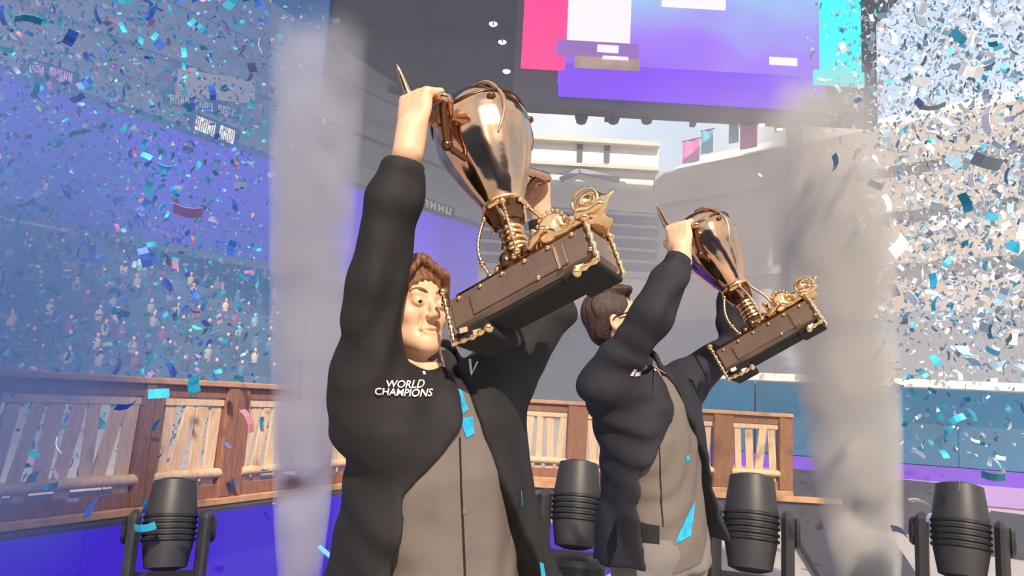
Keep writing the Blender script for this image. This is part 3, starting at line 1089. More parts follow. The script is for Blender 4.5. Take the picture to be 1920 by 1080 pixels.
def person(cfg):
    J = {k: V3(v) for k, v in cfg['joints'].items()}
    base = (float(J['pelvis'][0]), float(J['pelvis'][1]), 0.0)
    sh_r, sh_l = J['r_shoulder'], J['l_shoulder']
    side = unit(sh_l - sh_r)
    up = unit(J['neck'] - J['pelvis'])
    fwd = unit(np.cross(side, up))
    if fwd[1] > 0:
        fwd = -fwd
    TF = Frame(J['pelvis'], fwd, up)
    tl = float((J['neck'] - J['pelvis']) @ TF.u)
    H = Frame(J['head'], cfg['face'], cfg['head_up'])
    wk, dk = cfg.get('girth', (1, 1))
    st = [(-.12, .165, .12, 0), (0, .17, .125, 0), (.14 * tl / .55, .158, .12, .005), (.32 * tl / .55, .178, .13, .012),
          (.43 * tl / .55, .175, .12, .008), (.50 * tl / .55, .14, .10, 0), (tl, .07, .07, -.01), (tl + .05, .06, .06, -.01)]
    st = [(w, a * wk, b * dk, c) for w, a, b, c in st]
    arms = [('r_shoulder', 'r_elbow', 'r_wrist'), ('l_shoulder', 'l_elbow', 'l_wrist')]

    # ---- body: one continuous skin surface
    h = cfg['voxel']
    pts = np.stack(list(J.values()) + [J['r_wrist'] + (0, 0, .18), J['l_wrist'] + (0, 0, .18)])
    lo, hi = pts.min(0) - .16, pts.max(0) + .16
    hz = (H.o[2] - .17, H.o[2] + .17)
    wz = (min(J['r_wrist'][2], J['l_wrist'][2]) - .06, max(J['r_wrist'][2], J['l_wrist'][2]) + .2)
    F = Field(axis((lo[0], hi[0], h)), axis((lo[1], hi[1], h)),
              axis((-.02, hz[0], .016), (hz[0], hz[1], h * .85), *([(hz[1], wz[0], .012)] if wz[0] > hz[1] + .02 else []), (max(hz[1], wz[0]), wz[1], h)))
    F.add(torso_prim(TF, st, -.12, tl + .02), .02)
    F.add(rc(TF(0, -.005, tl - .06), H(0, -.03, -.05), .058, .054), .04)
    for a, b, c in arms:
        F.add(rc(TF(0, 0, tl - .13) * .45 + J[a] * .55, J[a], .062, .055), .05)
        F.add(rc(J[a], J[b], .05, .04), .02)
        F.add(rc(J[b], J[c], .04, .028), .02)
    for hip, kn, an, toe in (('r_hip', 'r_knee', 'r_ankle', 'r_toe'), ('l_hip', 'l_knee', 'l_ankle', 'l_toe')):
        F.add(rc(J[hip], J[kn], .085, .055), .04)
        F.add(rc(J[kn], J[an], .052, .036), .02)
        F.add(rc(J[an] - (0, 0, .03), J[toe], .036, .026), .02)
    for q in head_prims(H):
        F.add(*q)
    for hd in cfg['hands']:
        for p, k in hand_prims(*hd):
            F.add(p, k)
    me = F.mesh('person', base, smooth=1)
    body = link('person', me, M['skin'], None, base)
    tag(body, cfg['label'], 'person')
    B = Vector(base)

    # ---- eyes, lips, brows
    for s in (-1, 1):
        c = Vector(H(s * .032, .0815, -.0045)) - B
        ey = MB().ball(c, .0118, 16).build('eye', M['eye_white'], body, True)
        d = Vector(H.f * .0058 + H.u * .0004)
        MB().ball(c + d, .0076, 14).build('iris', M['eye_dark'], ey, True)
        br = MB()
        pr = [H(s * (.012 + .038 * t), .0915 - .018 * t * t, .0195 + .007 * math.sin(t * 2.6)) for t in np.linspace(0, 1, 7)]
        br.tube([Vector(p) - B for p in pr], [.003, .0048, .0052, .005, .0045, .0035, .002], 8)
        br.build('eyebrow', M[cfg['hair_mat']], body, True)

    # ---- hair
    pr = cfg['hair'](H)
    G = H.o - .17, H.o + .17
    F = Field(*[axis((G[0][i], G[1][i], .0034)) for i in range(3)])
    for p, k, op in pr:
        F.add(p, k, op)
    F.warp(lambda x, y, z: .0022 * np.sin(((x - H.o[0]) * H.l[0] + (y - H.o[1]) * H.l[1] + (z - H.o[2]) * H.l[2]) * 330
                                          + 3 * np.sin(40 * z) + 2 * np.sin(30 * x + 25 * y)))
    link('hair', F.mesh('hair', base), M[cfg['hair_mat']], body)

    # ---- jersey
    hem = cfg['jersey_hem']
    ax = [axis((min(TF(0, 0, -.1)[i], TF(0, 0, tl)[i]) - .27, max(TF(0, 0, -.1)[i], TF(0, 0, tl)[i]) + .27, .007)) for i in range(2)]
    axz = axis((J['pelvis'][2] - .25, J['neck'][2] + .12, .008))
    F = Field(ax[0], ax[1], axz)
    F.add(torso_prim(TF, st, hem, tl - .02, .017), .015)
    F.add(rc(TF(0, -.005, tl - .09), TF(0, .0, tl + .0), .085, .068), .03)
    for a, b, c in arms:
        F.add(rc(TF(0, 0, tl - .14) * .45 + J[a] * .55, J[a] * .9 + J[b] * .1, .07, .062), .05)
    F.warp(folds(.0065, cfg['seed'], .35))
    jersey = link('jersey', F.mesh('jersey', base, 2), M['jersey'], body)

    # ---- jacket
    lo, hi = np.minimum(lo, pts.min(0)), np.maximum(hi, pts.max(0))
    az = axis((J['pelvis'][2] - .2, max(J['r_wrist'][2], J['l_wrist'][2]) + .06, .0075))
    F = Field(axis((lo[0], hi[0], .0065)), axis((lo[1], hi[1], .0065)), az)
    sleeve = cfg['sleeve']
    F.add(torso_prim(TF, [(w, a + .012 + cfg.get('flare', 0) * max(0, .3 - w), b + .01 + cfg.get('flare', 0) * max(0, .3 - w), c) for w, a, b, c in st], cfg['jacket_hem'], tl + .0, .022), .02)
    F.add(rc(TF(0, -.02, tl - .1), TF(0, -.012, tl + .03), .1, .082), .04)
    for (a, b, c), rr in zip(arms, sleeve):
        m1 = J[b] * .45 + J[c] * .55
        cu = J[b] * (1 - rr[4]) + J[c] * rr[4]
        F.add(rc(TF(0, 0, tl - .15) * .5 + J[a] * .5, J[a], .105, rr[0]), .06)
        F.add(rc(TF(0, 0, tl * .45) * .55 + J[a] * .45, J[a], .07, rr[0] * .9), .07)
        F.add(rc(J[a], J[b], rr[0], rr[1]), .03)
        F.add(rc(J[b], m1, rr[1], rr[2]), .025)
        F.add(rc(m1, cu, rr[2], rr[3]), .02)
    F.warp(folds(.0105, cfg['seed'] + 3))
    for (a, b, c), rr in zip(arms, sleeve):                       # straight cuff ends
        d = unit(J[c] - J[b])
        cu = J[b] * (1 - rr[4]) + J[c] * rr[4]
        o_ = cu + d * .0
        F.add((lambda x, y, z, o_=o_, d=d: -((x - o_[0]) * d[0] + (y - o_[1]) * d[1] + (z - o_[2]) * d[2]) * 1.0
               + np.maximum(0, np.sqrt((x - o_[0]) ** 2 + (y - o_[1]) ** 2 + (z - o_[2]) ** 2) - .12) * 3, o_ - .12, o_ + .12), .004, 's')
    F.add(wedge_prim(TF, cfg['edge_left'], cfg['edge_right'], -.3, tl + .2), .012, 's')
    # neck opening
    F.add(rc(TF(0, .0, tl - .02), H(0, -.0, -.02), .07, .085), .02, 's')
    jacket = link('jacket', F.mesh('jacket', base, 2), M[cfg['jacket_mat']], body)
    # ribbed cuffs
    for (a, b, c), rr in zip(arms, sleeve):
        d = Vector(unit(J[c] - J[b]))
        cu = Vector(J[b] * (1 - rr[4]) + J[c] * rr[4]) - B
        ref = d.orthogonal().normalized()
        R = Matrix((ref, d.cross(ref), d)).transposed()
        MB().lathe([(rr[3] * .93, -.05), (rr[3] * 1.03, -.045), (rr[3] * 1.0, -.02), (rr[3] * 1.0, .004), (rr[3] * .9, .008)], 36,
                   flute=lambda a_, z_: 1 + .012 * math.cos(24 * a_), R=R, c=cu).build('cuff', M['black_cloth'], jacket, True)

    # ---- trousers and shoes
    F = Field(axis((J['pelvis'][0] - .4, J['pelvis'][0] + .4, .011)), axis((J['pelvis'][1] - .4, J['pelvis'][1] + .4, .011)),
              axis((.0, J['pelvis'][2] + .08, .012)))
    F.add(torso_prim(TF, st, -.13, .06, .012), .02)
    for hip, kn, an in (('r_hip', 'r_knee', 'r_ankle'), ('l_hip', 'l_knee', 'l_ankle')):
        F.add(rc(J[hip], J[kn], .122, .078), .05)
        F.add(rc(J[kn], J[an], .075, .062), .03)
    F.warp(folds(.005, cfg['seed'] + 9))
    link('trousers', F.mesh('trousers', base, 1), M[cfg['trouser_mat']], body)
    for an, toe in (('r_ankle', 'r_toe'), ('l_ankle', 'l_toe')):
        a, t = J[an], J[toe]
        F = Field(*[axis((min(a[i], t[i]) - .1, max(a[i], t[i]) + .1, .008)) for i in range(2)], axis((-.008, .2, .008)))
        d = unit(t - a)
        F.add(rc(a * (1, 1, 0) + (0, 0, .05) - d * (.03, .03, 0), t * (1, 1, 0) + (0, 0, .045), .045, .042), .02)
        F.add(rc(a * (1, 1, 0) + (0, 0, .07), a * (1, 1, 0) + (0, 0, .11), .045, .042), .02)
        F.add((lambda x, y, z: z - .004 + 0 * x + 0 * y, np.array([a[0] - .3, a[1] - .3, -.1]), np.array([a[0] + .3, a[1] + .3, .03])), .004, 's')
        sh = link('shoe', F.mesh('shoe', base, 1), M['black_cloth'], body)
    return body, jersey, jacket, TF, H, B, tl


def legs(pelvis, fwd, spread=.11):
    p, f = V3(pelvis), unit((fwd[0], fwd[1], 0))
    l = np.cross((0, 0, 1), f)
    J = {}
    for n, s in (('l', 1), ('r', -1)):
        hip = p + l * s * .085 + (0, 0, -.06)
        J[n + '_hip'] = hip
        kn = hip + l * s * .04 + f * .03
        kn[2] = hip[2] * .54
        J[n + '_knee'] = kn
        an = kn + l * s * .03 - f * .03
        an[2] = .085
        J[n + '_ankle'] = an
        t = an + f * .17 + l * s * .03
        t[2] = .035
        J[n + '_toe'] = t
    return J


def trophy_matrix(foot, top, left, right):
    """z along the cup's axis, x along the long plinth; origin where the stem meets the plinth"""
    A = (top - foot).normalized()
    L_ = right - left
    L_ = (L_ - A * L_.dot(A)).normalized()
    Y_ = A.cross(L_)
    return Matrix(((L_.x, Y_.x, A.x, foot.x), (L_.y, Y_.y, A.y, foot.y), (L_.z, Y_.z, A.z, foot.z), (0, 0, 0, 1)))


def grip_of(hd):
    W, D, N, T, s = hd[:5]
    D, N = unit(D), unit(N)
    N = unit(N - D * (N @ D))
    T = V3(T)
    T = unit(T - D * (T @ D) - N * (T @ N))
    return Vector(V3(W) + (D * .086 - N * .026) * s), Vector(T)


UP = np.array((0, 0, 1.))
# ---------------------------------------------------------------- player with the large trophy
j1 = dict(r_shoulder=pt(690, 748, 1.68), r_elbow=pt(704, 530, 1.62), r_wrist=pt(770, 258, 1.60),
          l_shoulder=pt(925, 720, 1.93), l_elbow=pt(1040, 588, 2.02), l_wrist=pt(1014, 398, 1.99),
          head=pt(772, 580, 1.80))
mid = (j1['r_shoulder'] + j1['l_shoulder']) / 2
j1['neck'] = mid + Vector((-.015, .01, .045))
j1['pelvis'] = Vector((mid.x + .055, mid.y + .03, .93))
f1 = np.cross(unit(j1['l_shoulder'] - j1['r_shoulder']), UP)
j1.update(legs(j1['pelvis'], f1))


def hair1(H):
    o = []
    A = lambda p, k=.012, op='u': o.append((p, k, op))
    A(ell(H(0, -.018, .036), (.085, .104, .092), H.R))
    A(ell(H(0, -.05, -.03), (.074, .07, .07), H.R), .02)
    A(ell(H(0, .098, -.035), (.066, .060, .092), H.R), .012, 's')
    for s in (-1, 1):
        A(ell(H(s * .085, .03, -.05), (.03, .045, .05), H.R), .012, 's')
    # fringe parted at the middle, sweeping to both sides of the forehead
    for i in range(6):
        t = i / 5
        a = H(-.014 + .03 * t, .07 - .004 * i, .112)
        b = H(.045 + .012 * t, .088 - .012 * i, .068 - .004 * i)
        c = H(.071 + .006 * t, .058 - .010 * i, .008 - .006 * i)
        A(rc(a, b, .011, .0115), .008)
        A(rc(b, c, .0115, .005), .006)
        a = H(-.018 - .008 * t, .07 - .006 * i, .110)
        b = H(-.055 - .012 * t, .080 - .012 * i, .070 - .004 * i)
        c = H(-.074 - .006 * t, .052 - .008 * i, .012 - .008 * i)
        A(rc(a, b, .011, .0115), .008)
        A(rc(b, c, .0115, .005), .006)
    return o


GB1 = Vector((-.72, -.69, 0))
hand_r1 = (j1['r_wrist'] - Vector((0, 0, 0)), pt(788, 145, 1.63) - j1['r_wrist'], (-.62, -.78, .05), (-.78, .6, .12), 1.22)
hand_l1 = (j1['l_wrist'] - Vector((0, 0, 0)), pt(1003, 300, 1.97) - j1['l_wrist'], (.75, .66, 0), (-.66, .75, .1), 1.0, (60, 135, 190))
TM1 = trophy_matrix(pt(982, 512, 1.63), pt(874, 152, 1.83), pt(850, 632, 1.72), pt(1150, 470, 1.52))
TM2 = trophy_matrix(pt(1426, 618, 2.66), pt(1284, 388, 2.84), pt(1340, 712, 2.74), pt(1565, 585, 2.54))
TM1i = TM1.inverted()
GR = [grip_of(hand_r1), grip_of(hand_l1)]
GRL = [(TM1i @ g, (TM1i.to_3x3() @ t).normalized()) for g, t in GR]
T12 = TM2 @ TM1i
R12 = T12.to_3x3()


def same_grip(hd):
    """the other player holds his trophy the same way"""
    W, D, N, T = hd[:4]
    return (T12 @ Vector(W), R12 @ Vector(D), R12 @ Vector(N), R12 @ Vector(T)) + tuple(hd[4:])


p1, jersey1, jacket1, TF1, H1, B1, tl1 = person(dict(
    joints=j1, face=(.60, -.77, .16), head_up=(-.1, .12, 1), voxel=.0034, hands=[hand_r1, hand_l1],
    label='young man with parted brown hair hoisting the nearer, larger trophy', hair=hair1, hair_mat='hair_brown',
    jersey_hem=-.13, jacket_hem=-.1, jacket_mat='jacket', trouser_mat='black_cloth', seed=11, flare=.34, girth=(1.12, 1.12),
    sleeve=[(.08, .062, .062, .047, .81), (.082, .06, .052, .039, .9)],
    edge_left=[(-.2, .20), (0, .165), (.15, .12), (.3, .055), (.42, .02), (.55, .012)],
    edge_right=[(-.2, -.26), (0, -.24), (.2, -.21), (.31, -.18), (.40, -.09), (.46, -.035), (.55, -.015)]))

# ---------------------------------------------------------------- player with the second trophy
hand_r2, hand_l2 = same_grip(hand_r1), same_grip(hand_l1)
j2 = dict(r_shoulder=pt(1135, 715, 2.66), r_elbow=pt(1222, 592, 2.55), r_wrist=hand_r2[0],
          l_shoulder=pt(1280, 722, 2.95), l_elbow=pt(1376, 650, 3.05), l_wrist=hand_l2[0],
          head=pt(1153, 598, 2.74))
mid = (j2['r_shoulder'] + j2['l_shoulder']) / 2
j2['neck'] = mid + Vector((-.02, .0, .04))
j2['pelvis'] = Vector((mid.x + .075, mid.y + .03, .98))
f2 = np.cross(unit(j2['l_shoulder'] - j2['r_shoulder']), UP)
j2.update(legs(j2['pelvis'], f2))


def hair2(H):
    o = []
    A = lambda p, k=.012, op='u': o.append((p, k, op))
    A(ell(H(0, -.02, .034), (.080, .100, .094), H.R))
    A(ell(H(0, -.052, -.03), (.07, .058, .06), H.R), .02)
    A(ell(H(0, .105, -.05), (.075, .068, .10), H.R), .012, 's')
    for s in (-1, 1):
        A(ell(H(s * .085, .035, -.055), (.03, .06, .06), H.R), .012, 's')
        A(ell(H(s * .085, -.005, -.018), (.02, .022, .034), H.R), .008, 's')
    for i in range(5):
        x = -.04 + .02 * i
        A(rc(H(x, .03, .105), H(x * 1.1, .080, .088), .018, .012), .02)
    return o


p2, jersey2, jacket2, TF2, H2, B2, tl2 = person(dict(
    joints=j2, face=(.93, -.12, .34), head_up=(-.30, .0, 1), voxel=.0046, hands=[hand_r2, hand_l2],
    label='man with dark hair and glasses lifting the second trophy, seen from the side', hair=hair2, hair_mat='hair_dark',
    jersey_hem=-.11, jacket_hem=-.06, jacket_mat='jacket_navy', trouser_mat='trouser', seed=23, flare=.16, girth=(1.06, 1.06),
    sleeve=[(.086, .07, .062, .048, .90), (.082, .064, .056, .042, .92)],
    edge_left=[(-.2, .2), (0, .18), (.2, .14), (.3, .10), (.42, .045), (.6, .02)],
    edge_right=[(-.2, -.25), (0, -.23), (.25, -.19), (.34, -.13), (.42, -.05), (.48, -.02), (.6, -.012)]))
# glasses
g = MB()
for s in (-1, 1):
    ring = [Vector(H2(s * .033 + .025 * math.cos(a), .104, -.006 + .019 * math.sin(a))) - B2 for a in np.linspace(0, 2 * math.pi, 21)]
    g.tube(ring, .0024, 6)
    g.tube([Vector(H2(s * .058, .102, .004)) - B2, Vector(H2(s * .076, .09, .006)) - B2, Vector(H2(s * .083, .0, .002)) - B2, Vector(H2(s * .08, -.02, -.014)) - B2], .0026, 6)
g.tube([Vector(H2(-.009, .106, -.002)) - B2, Vector(H2(0, .109, .001)) - B2, Vector(H2(.009, .106, -.002)) - B2], .0024, 6)
g.build('glasses', M['black_plastic'], p2, True)

# prints and trims on the clothes, laid onto the cloth
def cloth_patch(name, px, py, Y, poly, m, parent, B, sub=5, lift=.002):
    """poly: four corners in pixels around (px, py)"""
    k = Y / FPX
    patch(name, [(x * k, -y * k) for x, y in poly], m, parent, parent, pt(px, py, Y) - B, _r, _u, lift, sub)


def cloth_text(name, px, py, Y, txt, h, m, parent, B, turn=0.0):
    q = Matrix.Rotation(turn, 3, _f)
    wrap(name, text_mesh(txt, h * Y / FPX), m, parent, parent, pt(px, py, Y) - B, q @ _r, q @ _u, .009)


cloth_text('chest_print', 764, 722, 1.66, 'WORLD\nCHAMPIONS', 17, M['white_print'], jacket1, B1, math.radians(6))
cloth_patch('chevron_badge', 880, 697, 1.7, ((-9, -11), (-4, -12), (3, 9), (1, 13)), M['white_print'], jacket1, B1)
cloth_patch('chevron_badge', 880, 697, 1.7, ((1, 13), (3, 4), (8, -8), (12, -8)), M['white_print'], jacket1, B1)
cloth_patch('collar_mark', 792, 694, 1.7, ((-5, -6), (0, -4), (7, 7), (3, 7)), M['white_print'], jacket1, B1)
for o_, poly in (((862, 760), ((-12, -26), (0, -22), (14, 14), (2, 20))), ((874, 800), ((-12, -12), (10, -12), (14, 18), (0, 24))),
                 ((970, 938), ((-5, -9), (2, -8), (9, 8), (3, 9))), ((1016, 1068), ((-4, -14), (3, -12), (8, 18), (0, 18)))):
    cloth_patch('cyan_trim', *o_, 1.66, poly, M['cyan_trim'], jersey1, B1, lift=.004)
cloth_patch('zip', 865, 960, 1.66, ((-6, -130), (-3, -130), (10, 140), (6, 140)), M['jacket'], jersey1, B1, 14, .0015)
cloth_patch('zip_pull', 871, 958, 1.66, ((-3, -8), (3, -8), (3, 8), (-3, 8)), M['zip'], jersey1, B1, 3, .003)
cloth_patch('chest_badge', 1196, 706, 2.5, ((-8, 3), (-2, 4), (4, -8), (-1, -10)), M['white_print'], jacket2, B2)
cloth_patch('chest_badge', 1206, 708, 2.5, ((-8, 3), (8, 3), (8, -5), (-6, -5)), M['white_print'], jacket2, B2)
cloth_patch('chest_badge', 1252, 702, 2.5, ((-5, -7), (5, -8), (6, 6), (-2, 5)), M['white_print'], jacket2, B2)
for o_, poly in (((1254, 770), ((-5, -16), (3, -15), (8, 14), (-8, 16))), ((1303, 871), ((-5, -5), (4, -5), (5, 6), (-4, 6)))):
    cloth_patch('cyan_badge', *o_, 2.6, poly, M['cyan_trim'], jersey2, B2, lift=.004)
cloth_patch('cyan_trim', 1306, 1000, 2.6, ((-34, 30), (2, 22), (18, -34), (2, -22)), M['cyan_trim'], jersey2, B2, 6, .004)
cloth_patch('zip', 1243, 900, 2.6, ((-4, -90), (-2, -90), (5, 90), (2, 90)), M['jacket'], jersey2, B2, 10, .002)
cloth_patch('hem_band', 1205, 1012, 2.6, ((-46, -28), (36, -16), (36, 26), (-46, 22)), M['black_cloth'], jersey2, B2, 8, .004)


# ================================================================ trophies
def make_trophy(label):
    e = empty('trophy', label=label, cat='trophy', group='gold trophies held overhead', matrix=TM1)
    X, Y_, Z_ = Vector((1, 0, 0)), Vector((0, 1, 0)), Vector((0, 0, 1))
    # ---- plinth
    x0, x1, hz, hy = -.178, .196, .084, .062
    pl = MB().box(((x0 + x1) / 2, 0, -hz / 2), (x1 - x0, 2 * hy, hz), bevel=.01).build('plinth', M['base_wood'], e)
    MB().box(((x0 + x1) / 2, 0, -hz - .006), (x1 - x0 - .02, 2 * hy - .02, .014), bevel=.004).build('underside', M['base_under'], pl)
    MB().box(((x0 + x1) / 2, 0, .006), (x1 - x0 - .03, 2 * hy - .03, .012), bevel=.004).build('top_step', M['gold_dark'], pl)
    MB().box((.01, -hy - .002, -.045), (.25, .006, .05), bevel=.002).build('front_panel', M['base_wood'], pl)
    for i in range(6):
        x = x0 + .035 + i * (x1 - x0 - .07) / 5
        MB().ball((x, -hy - .001, -.012), .0062, 10).build('stud', M['gold_bright'], pl, True)
    for x in (.06, .19):
        MB().ball((x, -hy - .003, -hz + .018), .0065, 10).build('stud', M['gold_bright'], pl, True)
    MB().beam((.115, -hy - .004, -.074), (.115, -hy - .004, -.016), .006, .008).build('rivet_bar', M['gold_bright'], pl)
    for fx, fh in ((x0 + .045, .034), (x1 - .045, .014)):
        MB().box((fx, 0, -hz - .005 - fh / 2), (.086, 2 * hy + .006, fh), bevel=.004).build('foot', M['base_under'], pl)
    # gold corner straps, knobbly
    def strap(name, path, r):
        m_ = MB()
        P = [Vector(p) for p in path]
        fine, rad = [], []
        for a, b in zip(P[:-1], P[1:]):
            n = max(2, int((b - a).length / .006))
            for i in range(n):
                fine.append(a.lerp(b, i / n))
                rad.append(r * (1 + .32 * math.sin(len(fine) * 1.7)))
        fine.append(P[-1])
        rad.append(r)
        m_.tube(fine, rad, 8)
        for p in P[:: max(1, len(P) - 1)]:
            m_.ball(p, r * 1.9, 10)
        return m_.build(name, M['gold_bright'], pl, True)
    strap('corner_strap', [(x0 - .003, -hy - .003, .022), (x0 - .003, -hy - .004, -.06), (x0 - .002, -hy - .006, -hz - .03), (x0 + .05, -hy - .006, -hz - .036), (x0 + .092, -hy - .006, -hz - .034)], .0062)
    strap('corner_strap', [(x0 - .003, hy, .015), (x0 - .004, hy, -hz), (x0 - .002, .02, -hz - .012)], .006)
    strap('corner_strap', [(x1 + .003, -hy, .01), (x1 + .003, -hy - .006, -hz - .012), (x1 - .05, -hy - .006, -hz - .016)], .006)
    strap('corner_strap', [(x1 + .003, hy, .01), (x1 + .003, hy, -hz), (x1 - .03, hy, -hz - .008)], .006)
    for p in ((x0 + .062, -hy - .006, -hz - .03), (x0 + .03, -hy - .006, -hz - .01), (x1 - .04, -hy - .006, -hz - .01)):
        MB().box(p, (.024, .012, .014), rotz(.5), .003).build('strap_buckle', M['gold_bright'], pl)
    # ---- gold relief on the right of the plinth: rounded lumps, a ball and curled scrolls
    F = Field(axis((.03, .29, .003)), axis((-.13, .13, .003)), axis((.0, .115, .003)))
    F.add(ell((.15, -.0, .014), (.085, .06, .018)), .01)
    F.add(ell((.115, -.03, .045), (.032, .036, .032)), .012)
    F.add(ell((.10, -.045, .032), (.02, .02, .026)), .01)
    F.add(rc((.13, -.03, .055), (.175, -.035, .026), .016, .011), .01)
    F.add(ell((.212, -.03, .045), (.034, .034, .032)), .006)
    F.add(rc((.23, -.02, .05), (.262, -.01, .062), .012, .004), .008)
    F.add(rc((.19, -.065, .022), (.24, -.06, .02), .013, .009), .008)
    F.add(rc((.06, -.055, .018), (.10, -.07, .03), .011, .009), .008)
    F.add(rc((.05, .0, .018), (.062, -.02, .062), .012, .006), .008)
    F.add(ell((.062, -.021, .066), .010), .005)
    F.add(ell((.16, .05, .04), (.05, .03, .03)), .015)
    F.add(ell((.225, -.066, .05), (.018, .012, .017)), .004, 's')
    F.warp(lambda x, y, z: .0022 * np.sin(150 * x + 4 * np.sin(60 * y)) * np.sin(120 * z + 70 * y))
    link('relief', F.mesh('relief', (0, 0, 0), 1), M['gold_bright'], pl)
    for i in range(9):
        a = i / 8 * math.pi
        MB().ball((.118 + .034 * math.cos(a), -.048, .044 + .034 * math.sin(a)), .0052, 8).build('relief_bead', M['gold_bright'], pl, True)
    ring = [(.212 + .03 * math.cos(a), -.062, .046 + .028 * math.sin(a)) for a in np.linspace(0, 2 * math.pi, 25)]
    MB().tube(ring, .0038, 8).build('relief_ring', M['gold_bright'], pl, True)
    # ---- stem
    st = MB().lathe([(.052, .0), (.056, .012), (.046, .02), (.036, .03), (.032, .05), (.026, .062), (.03, .08), (.024, .095), (.027, .12), (.034, .136)], 28).build('stem', M['gold_dark'], e, True)
    for z, r in ((.024, .045), (.052, .036), (.066, .032), (.082, .033), (.1, .029), (.114, .031)):
        MB().lathe([(r - .006, z - .006), (r, z - .003), (r, z + .003), (r - .006, z + .006)], 24, flute=lambda a, z_: 1 + .03 * math.cos(9 * a)).build('stem_ring', M['gold_bright'], st, True)
    for k in range(6):
        a = k * math.pi / 3 + .3
        MB().ball((.05 * math.cos(a), .05 * math.sin(a), .022), (.016, .016, .02), 10).build('foot_knob', M['gold_dark'], st, True)
        MB().ball((.058 * math.cos(a + .5), .058 * math.sin(a + .5), .016), .0085, 8).build('foot_bead', M['gold_bright'], st, True)
    # ---- collar under the cup
    co = MB().lathe([(.03, .128), (.038, .134), (.044, .16), (.05, .176), (.044, .184)], 8).build('collar', M['gold_dark'], e)
    MB().lathe([(.044, .176), (.054, .18), (.054, .187), (.046, .192)], 32).build('collar_ring', M['gold_bright'], co, True)
    for k in range(4):
        a = -math.pi / 2 + k * math.pi / 2
        R = rotz(a + math.pi / 2)
        MB().box(R @ Vector((0, -.050, .172)), (.034, .012, .012), R, .004).build('collar_plate', M['gold_bright'], co)
        MB().beam(R @ Vector((.006, -.048, .166)), R @ Vector((.012, -.036, .125)), .008, .008, bevel=.002).build('collar_bar', M['gold_bright'], co)
    # ---- four twisted ropes from collar to plinth
    for k in range(4):
        a = math.pi * (.25 + k * .5) - .35
        c, s_ = math.cos(a), math.sin(a)
        path, rad = [], []
        for i in range(41):
            t = i / 40
            r = .053 + .022 * math.sin(math.pi * t) + .022 * (1 - t)
            path.append((r * c, r * s_, .016 + .152 * t))
            rad.append(.0042 * (1 + .22 * math.sin(i * 1.9)))
        rp = MB().tube(path, rad, 8).build('rope', M['gold_bright'], e, True)
        MB().ball(path[-1], .009, 10).build('rope_knob', M['gold_bright'], rp, True)
        MB().ball(path[10], .0085, 10).build('rope_knob', M['gold_bright'], rp, True)
        MB().ball(path[0], .009, 10).build('rope_knob', M['gold_bright'], rp, True)
    # ---- cup: tall egg with soft flutes
    zc = .186
    prof = [(.044, 0), (.052, .012), (.066, .04), (.083, .08), (.1, .125), (.114, .17), (.122, .21), (.124, .235), (.121, .255), (.114, .268)]
    pf = []
    for i in range(len(prof) - 1):
        for j in range(4):
            t = j / 4
            pf.append((prof[i][0] * (1 - t) + prof[i + 1][0] * t, zc + prof[i][1] * (1 - t) + prof[i + 1][1] * t))
    pf.append((prof[-1][0], zc + prof[-1][1]))

    def fl(a, z):
        t = (z - zc) / .268
        return 1 + .016 * math.sin(math.pi * min(1, t)) * math.cos(12 * a + 1.5 * t) + .01 * math.sin(5 * a + 6 * t) * t
    cup = MB().lathe(pf, 96, fl).build('cup', M['gold'], e, True)
    # rim: rising and falling band, and the domed lid
    rim = [((.121) * math.cos(a), (.121) * math.sin(a), zc + .262 + .008 * math.cos(3 * a + .6)) for a in np.linspace(0, 2 * math.pi, 73)]
    MB().tube(rim, .0036, 8).build('rim_band', M['gold_dark'], cup, True)
    lid = MB().lathe([(.116, zc + .264), (.112, zc + .28), (.102, zc + .298), (.086, zc + .314), (.062, zc + .327), (.034, zc + .335), (.008, zc + .338)], 48,
                     lambda a, z: 1 + .012 * math.cos(5 * a)).build('lid', M['gold'], e, True)
    for k in range(5):                                           # raised scrolls over lid and cup front
        a0 = k * 2 * math.pi / 5 + .2
        path = []
        for i in range(25):
            t = i / 24
            a = a0 + .55 * math.sin(t * 2.6)
            if t < .5:
                q = t * 2
                r, z = .05 + .068 * math.sin(q * math.pi / 2), zc + .334 - .07 * q ** 1.6
            else:
                q = (t - .5) * 2
                z = zc + .262 - .12 * q
                r = float(np.interp(z - zc, [p[1] for p in prof], [p[0] for p in prof])) + .002
            path.append((r * math.cos(a), r * math.sin(a), z))
        MB().tube(path, [.0065 * math.sin(math.pi * (i + 1.5) / 27) + .001 for i in range(25)], 8).build('scroll', M['gold'], cup, True)
        z = zc + .236
        MB().ball((.125 * math.cos(a0 + .3), .125 * math.sin(a0 + .3), z), (.012, .012, .008), 10).build('boss', M['gold_dark'], cup, True)
    MB().lathe([(.03, zc + .33), (.034, zc + .338), (.02, zc + .346), (.006, zc + .349)], 20).build('finial', M['gold_bright'], lid, True)
    # ---- handles: each runs from the cup wall through the fist to a pointed horn
    for g, t in GRL:
        rad = Vector((g.x, g.y, 0)).normalized()
        zg = g.z
        rw = lambda z: float(np.interp(z - zc, [p[1] for p in prof], [p[0] for p in prof]))
        zu = min(zc + .25, max(zc + .15, zg - .02))
        zl = zu - .11
        b = g - t * .062
        b2 = g + t * .04 + Vector((0, 0, .022))
        tip = TM1i @ pt(744, 120, 1.665) if g.y < 0 else g + t * .05 + Vector((0, 0, .095))
        h = MB()
        P = [rad * (rw(zu) - .006) + Vector((0, 0, zu)), b, g, b2, tip]
        path = []
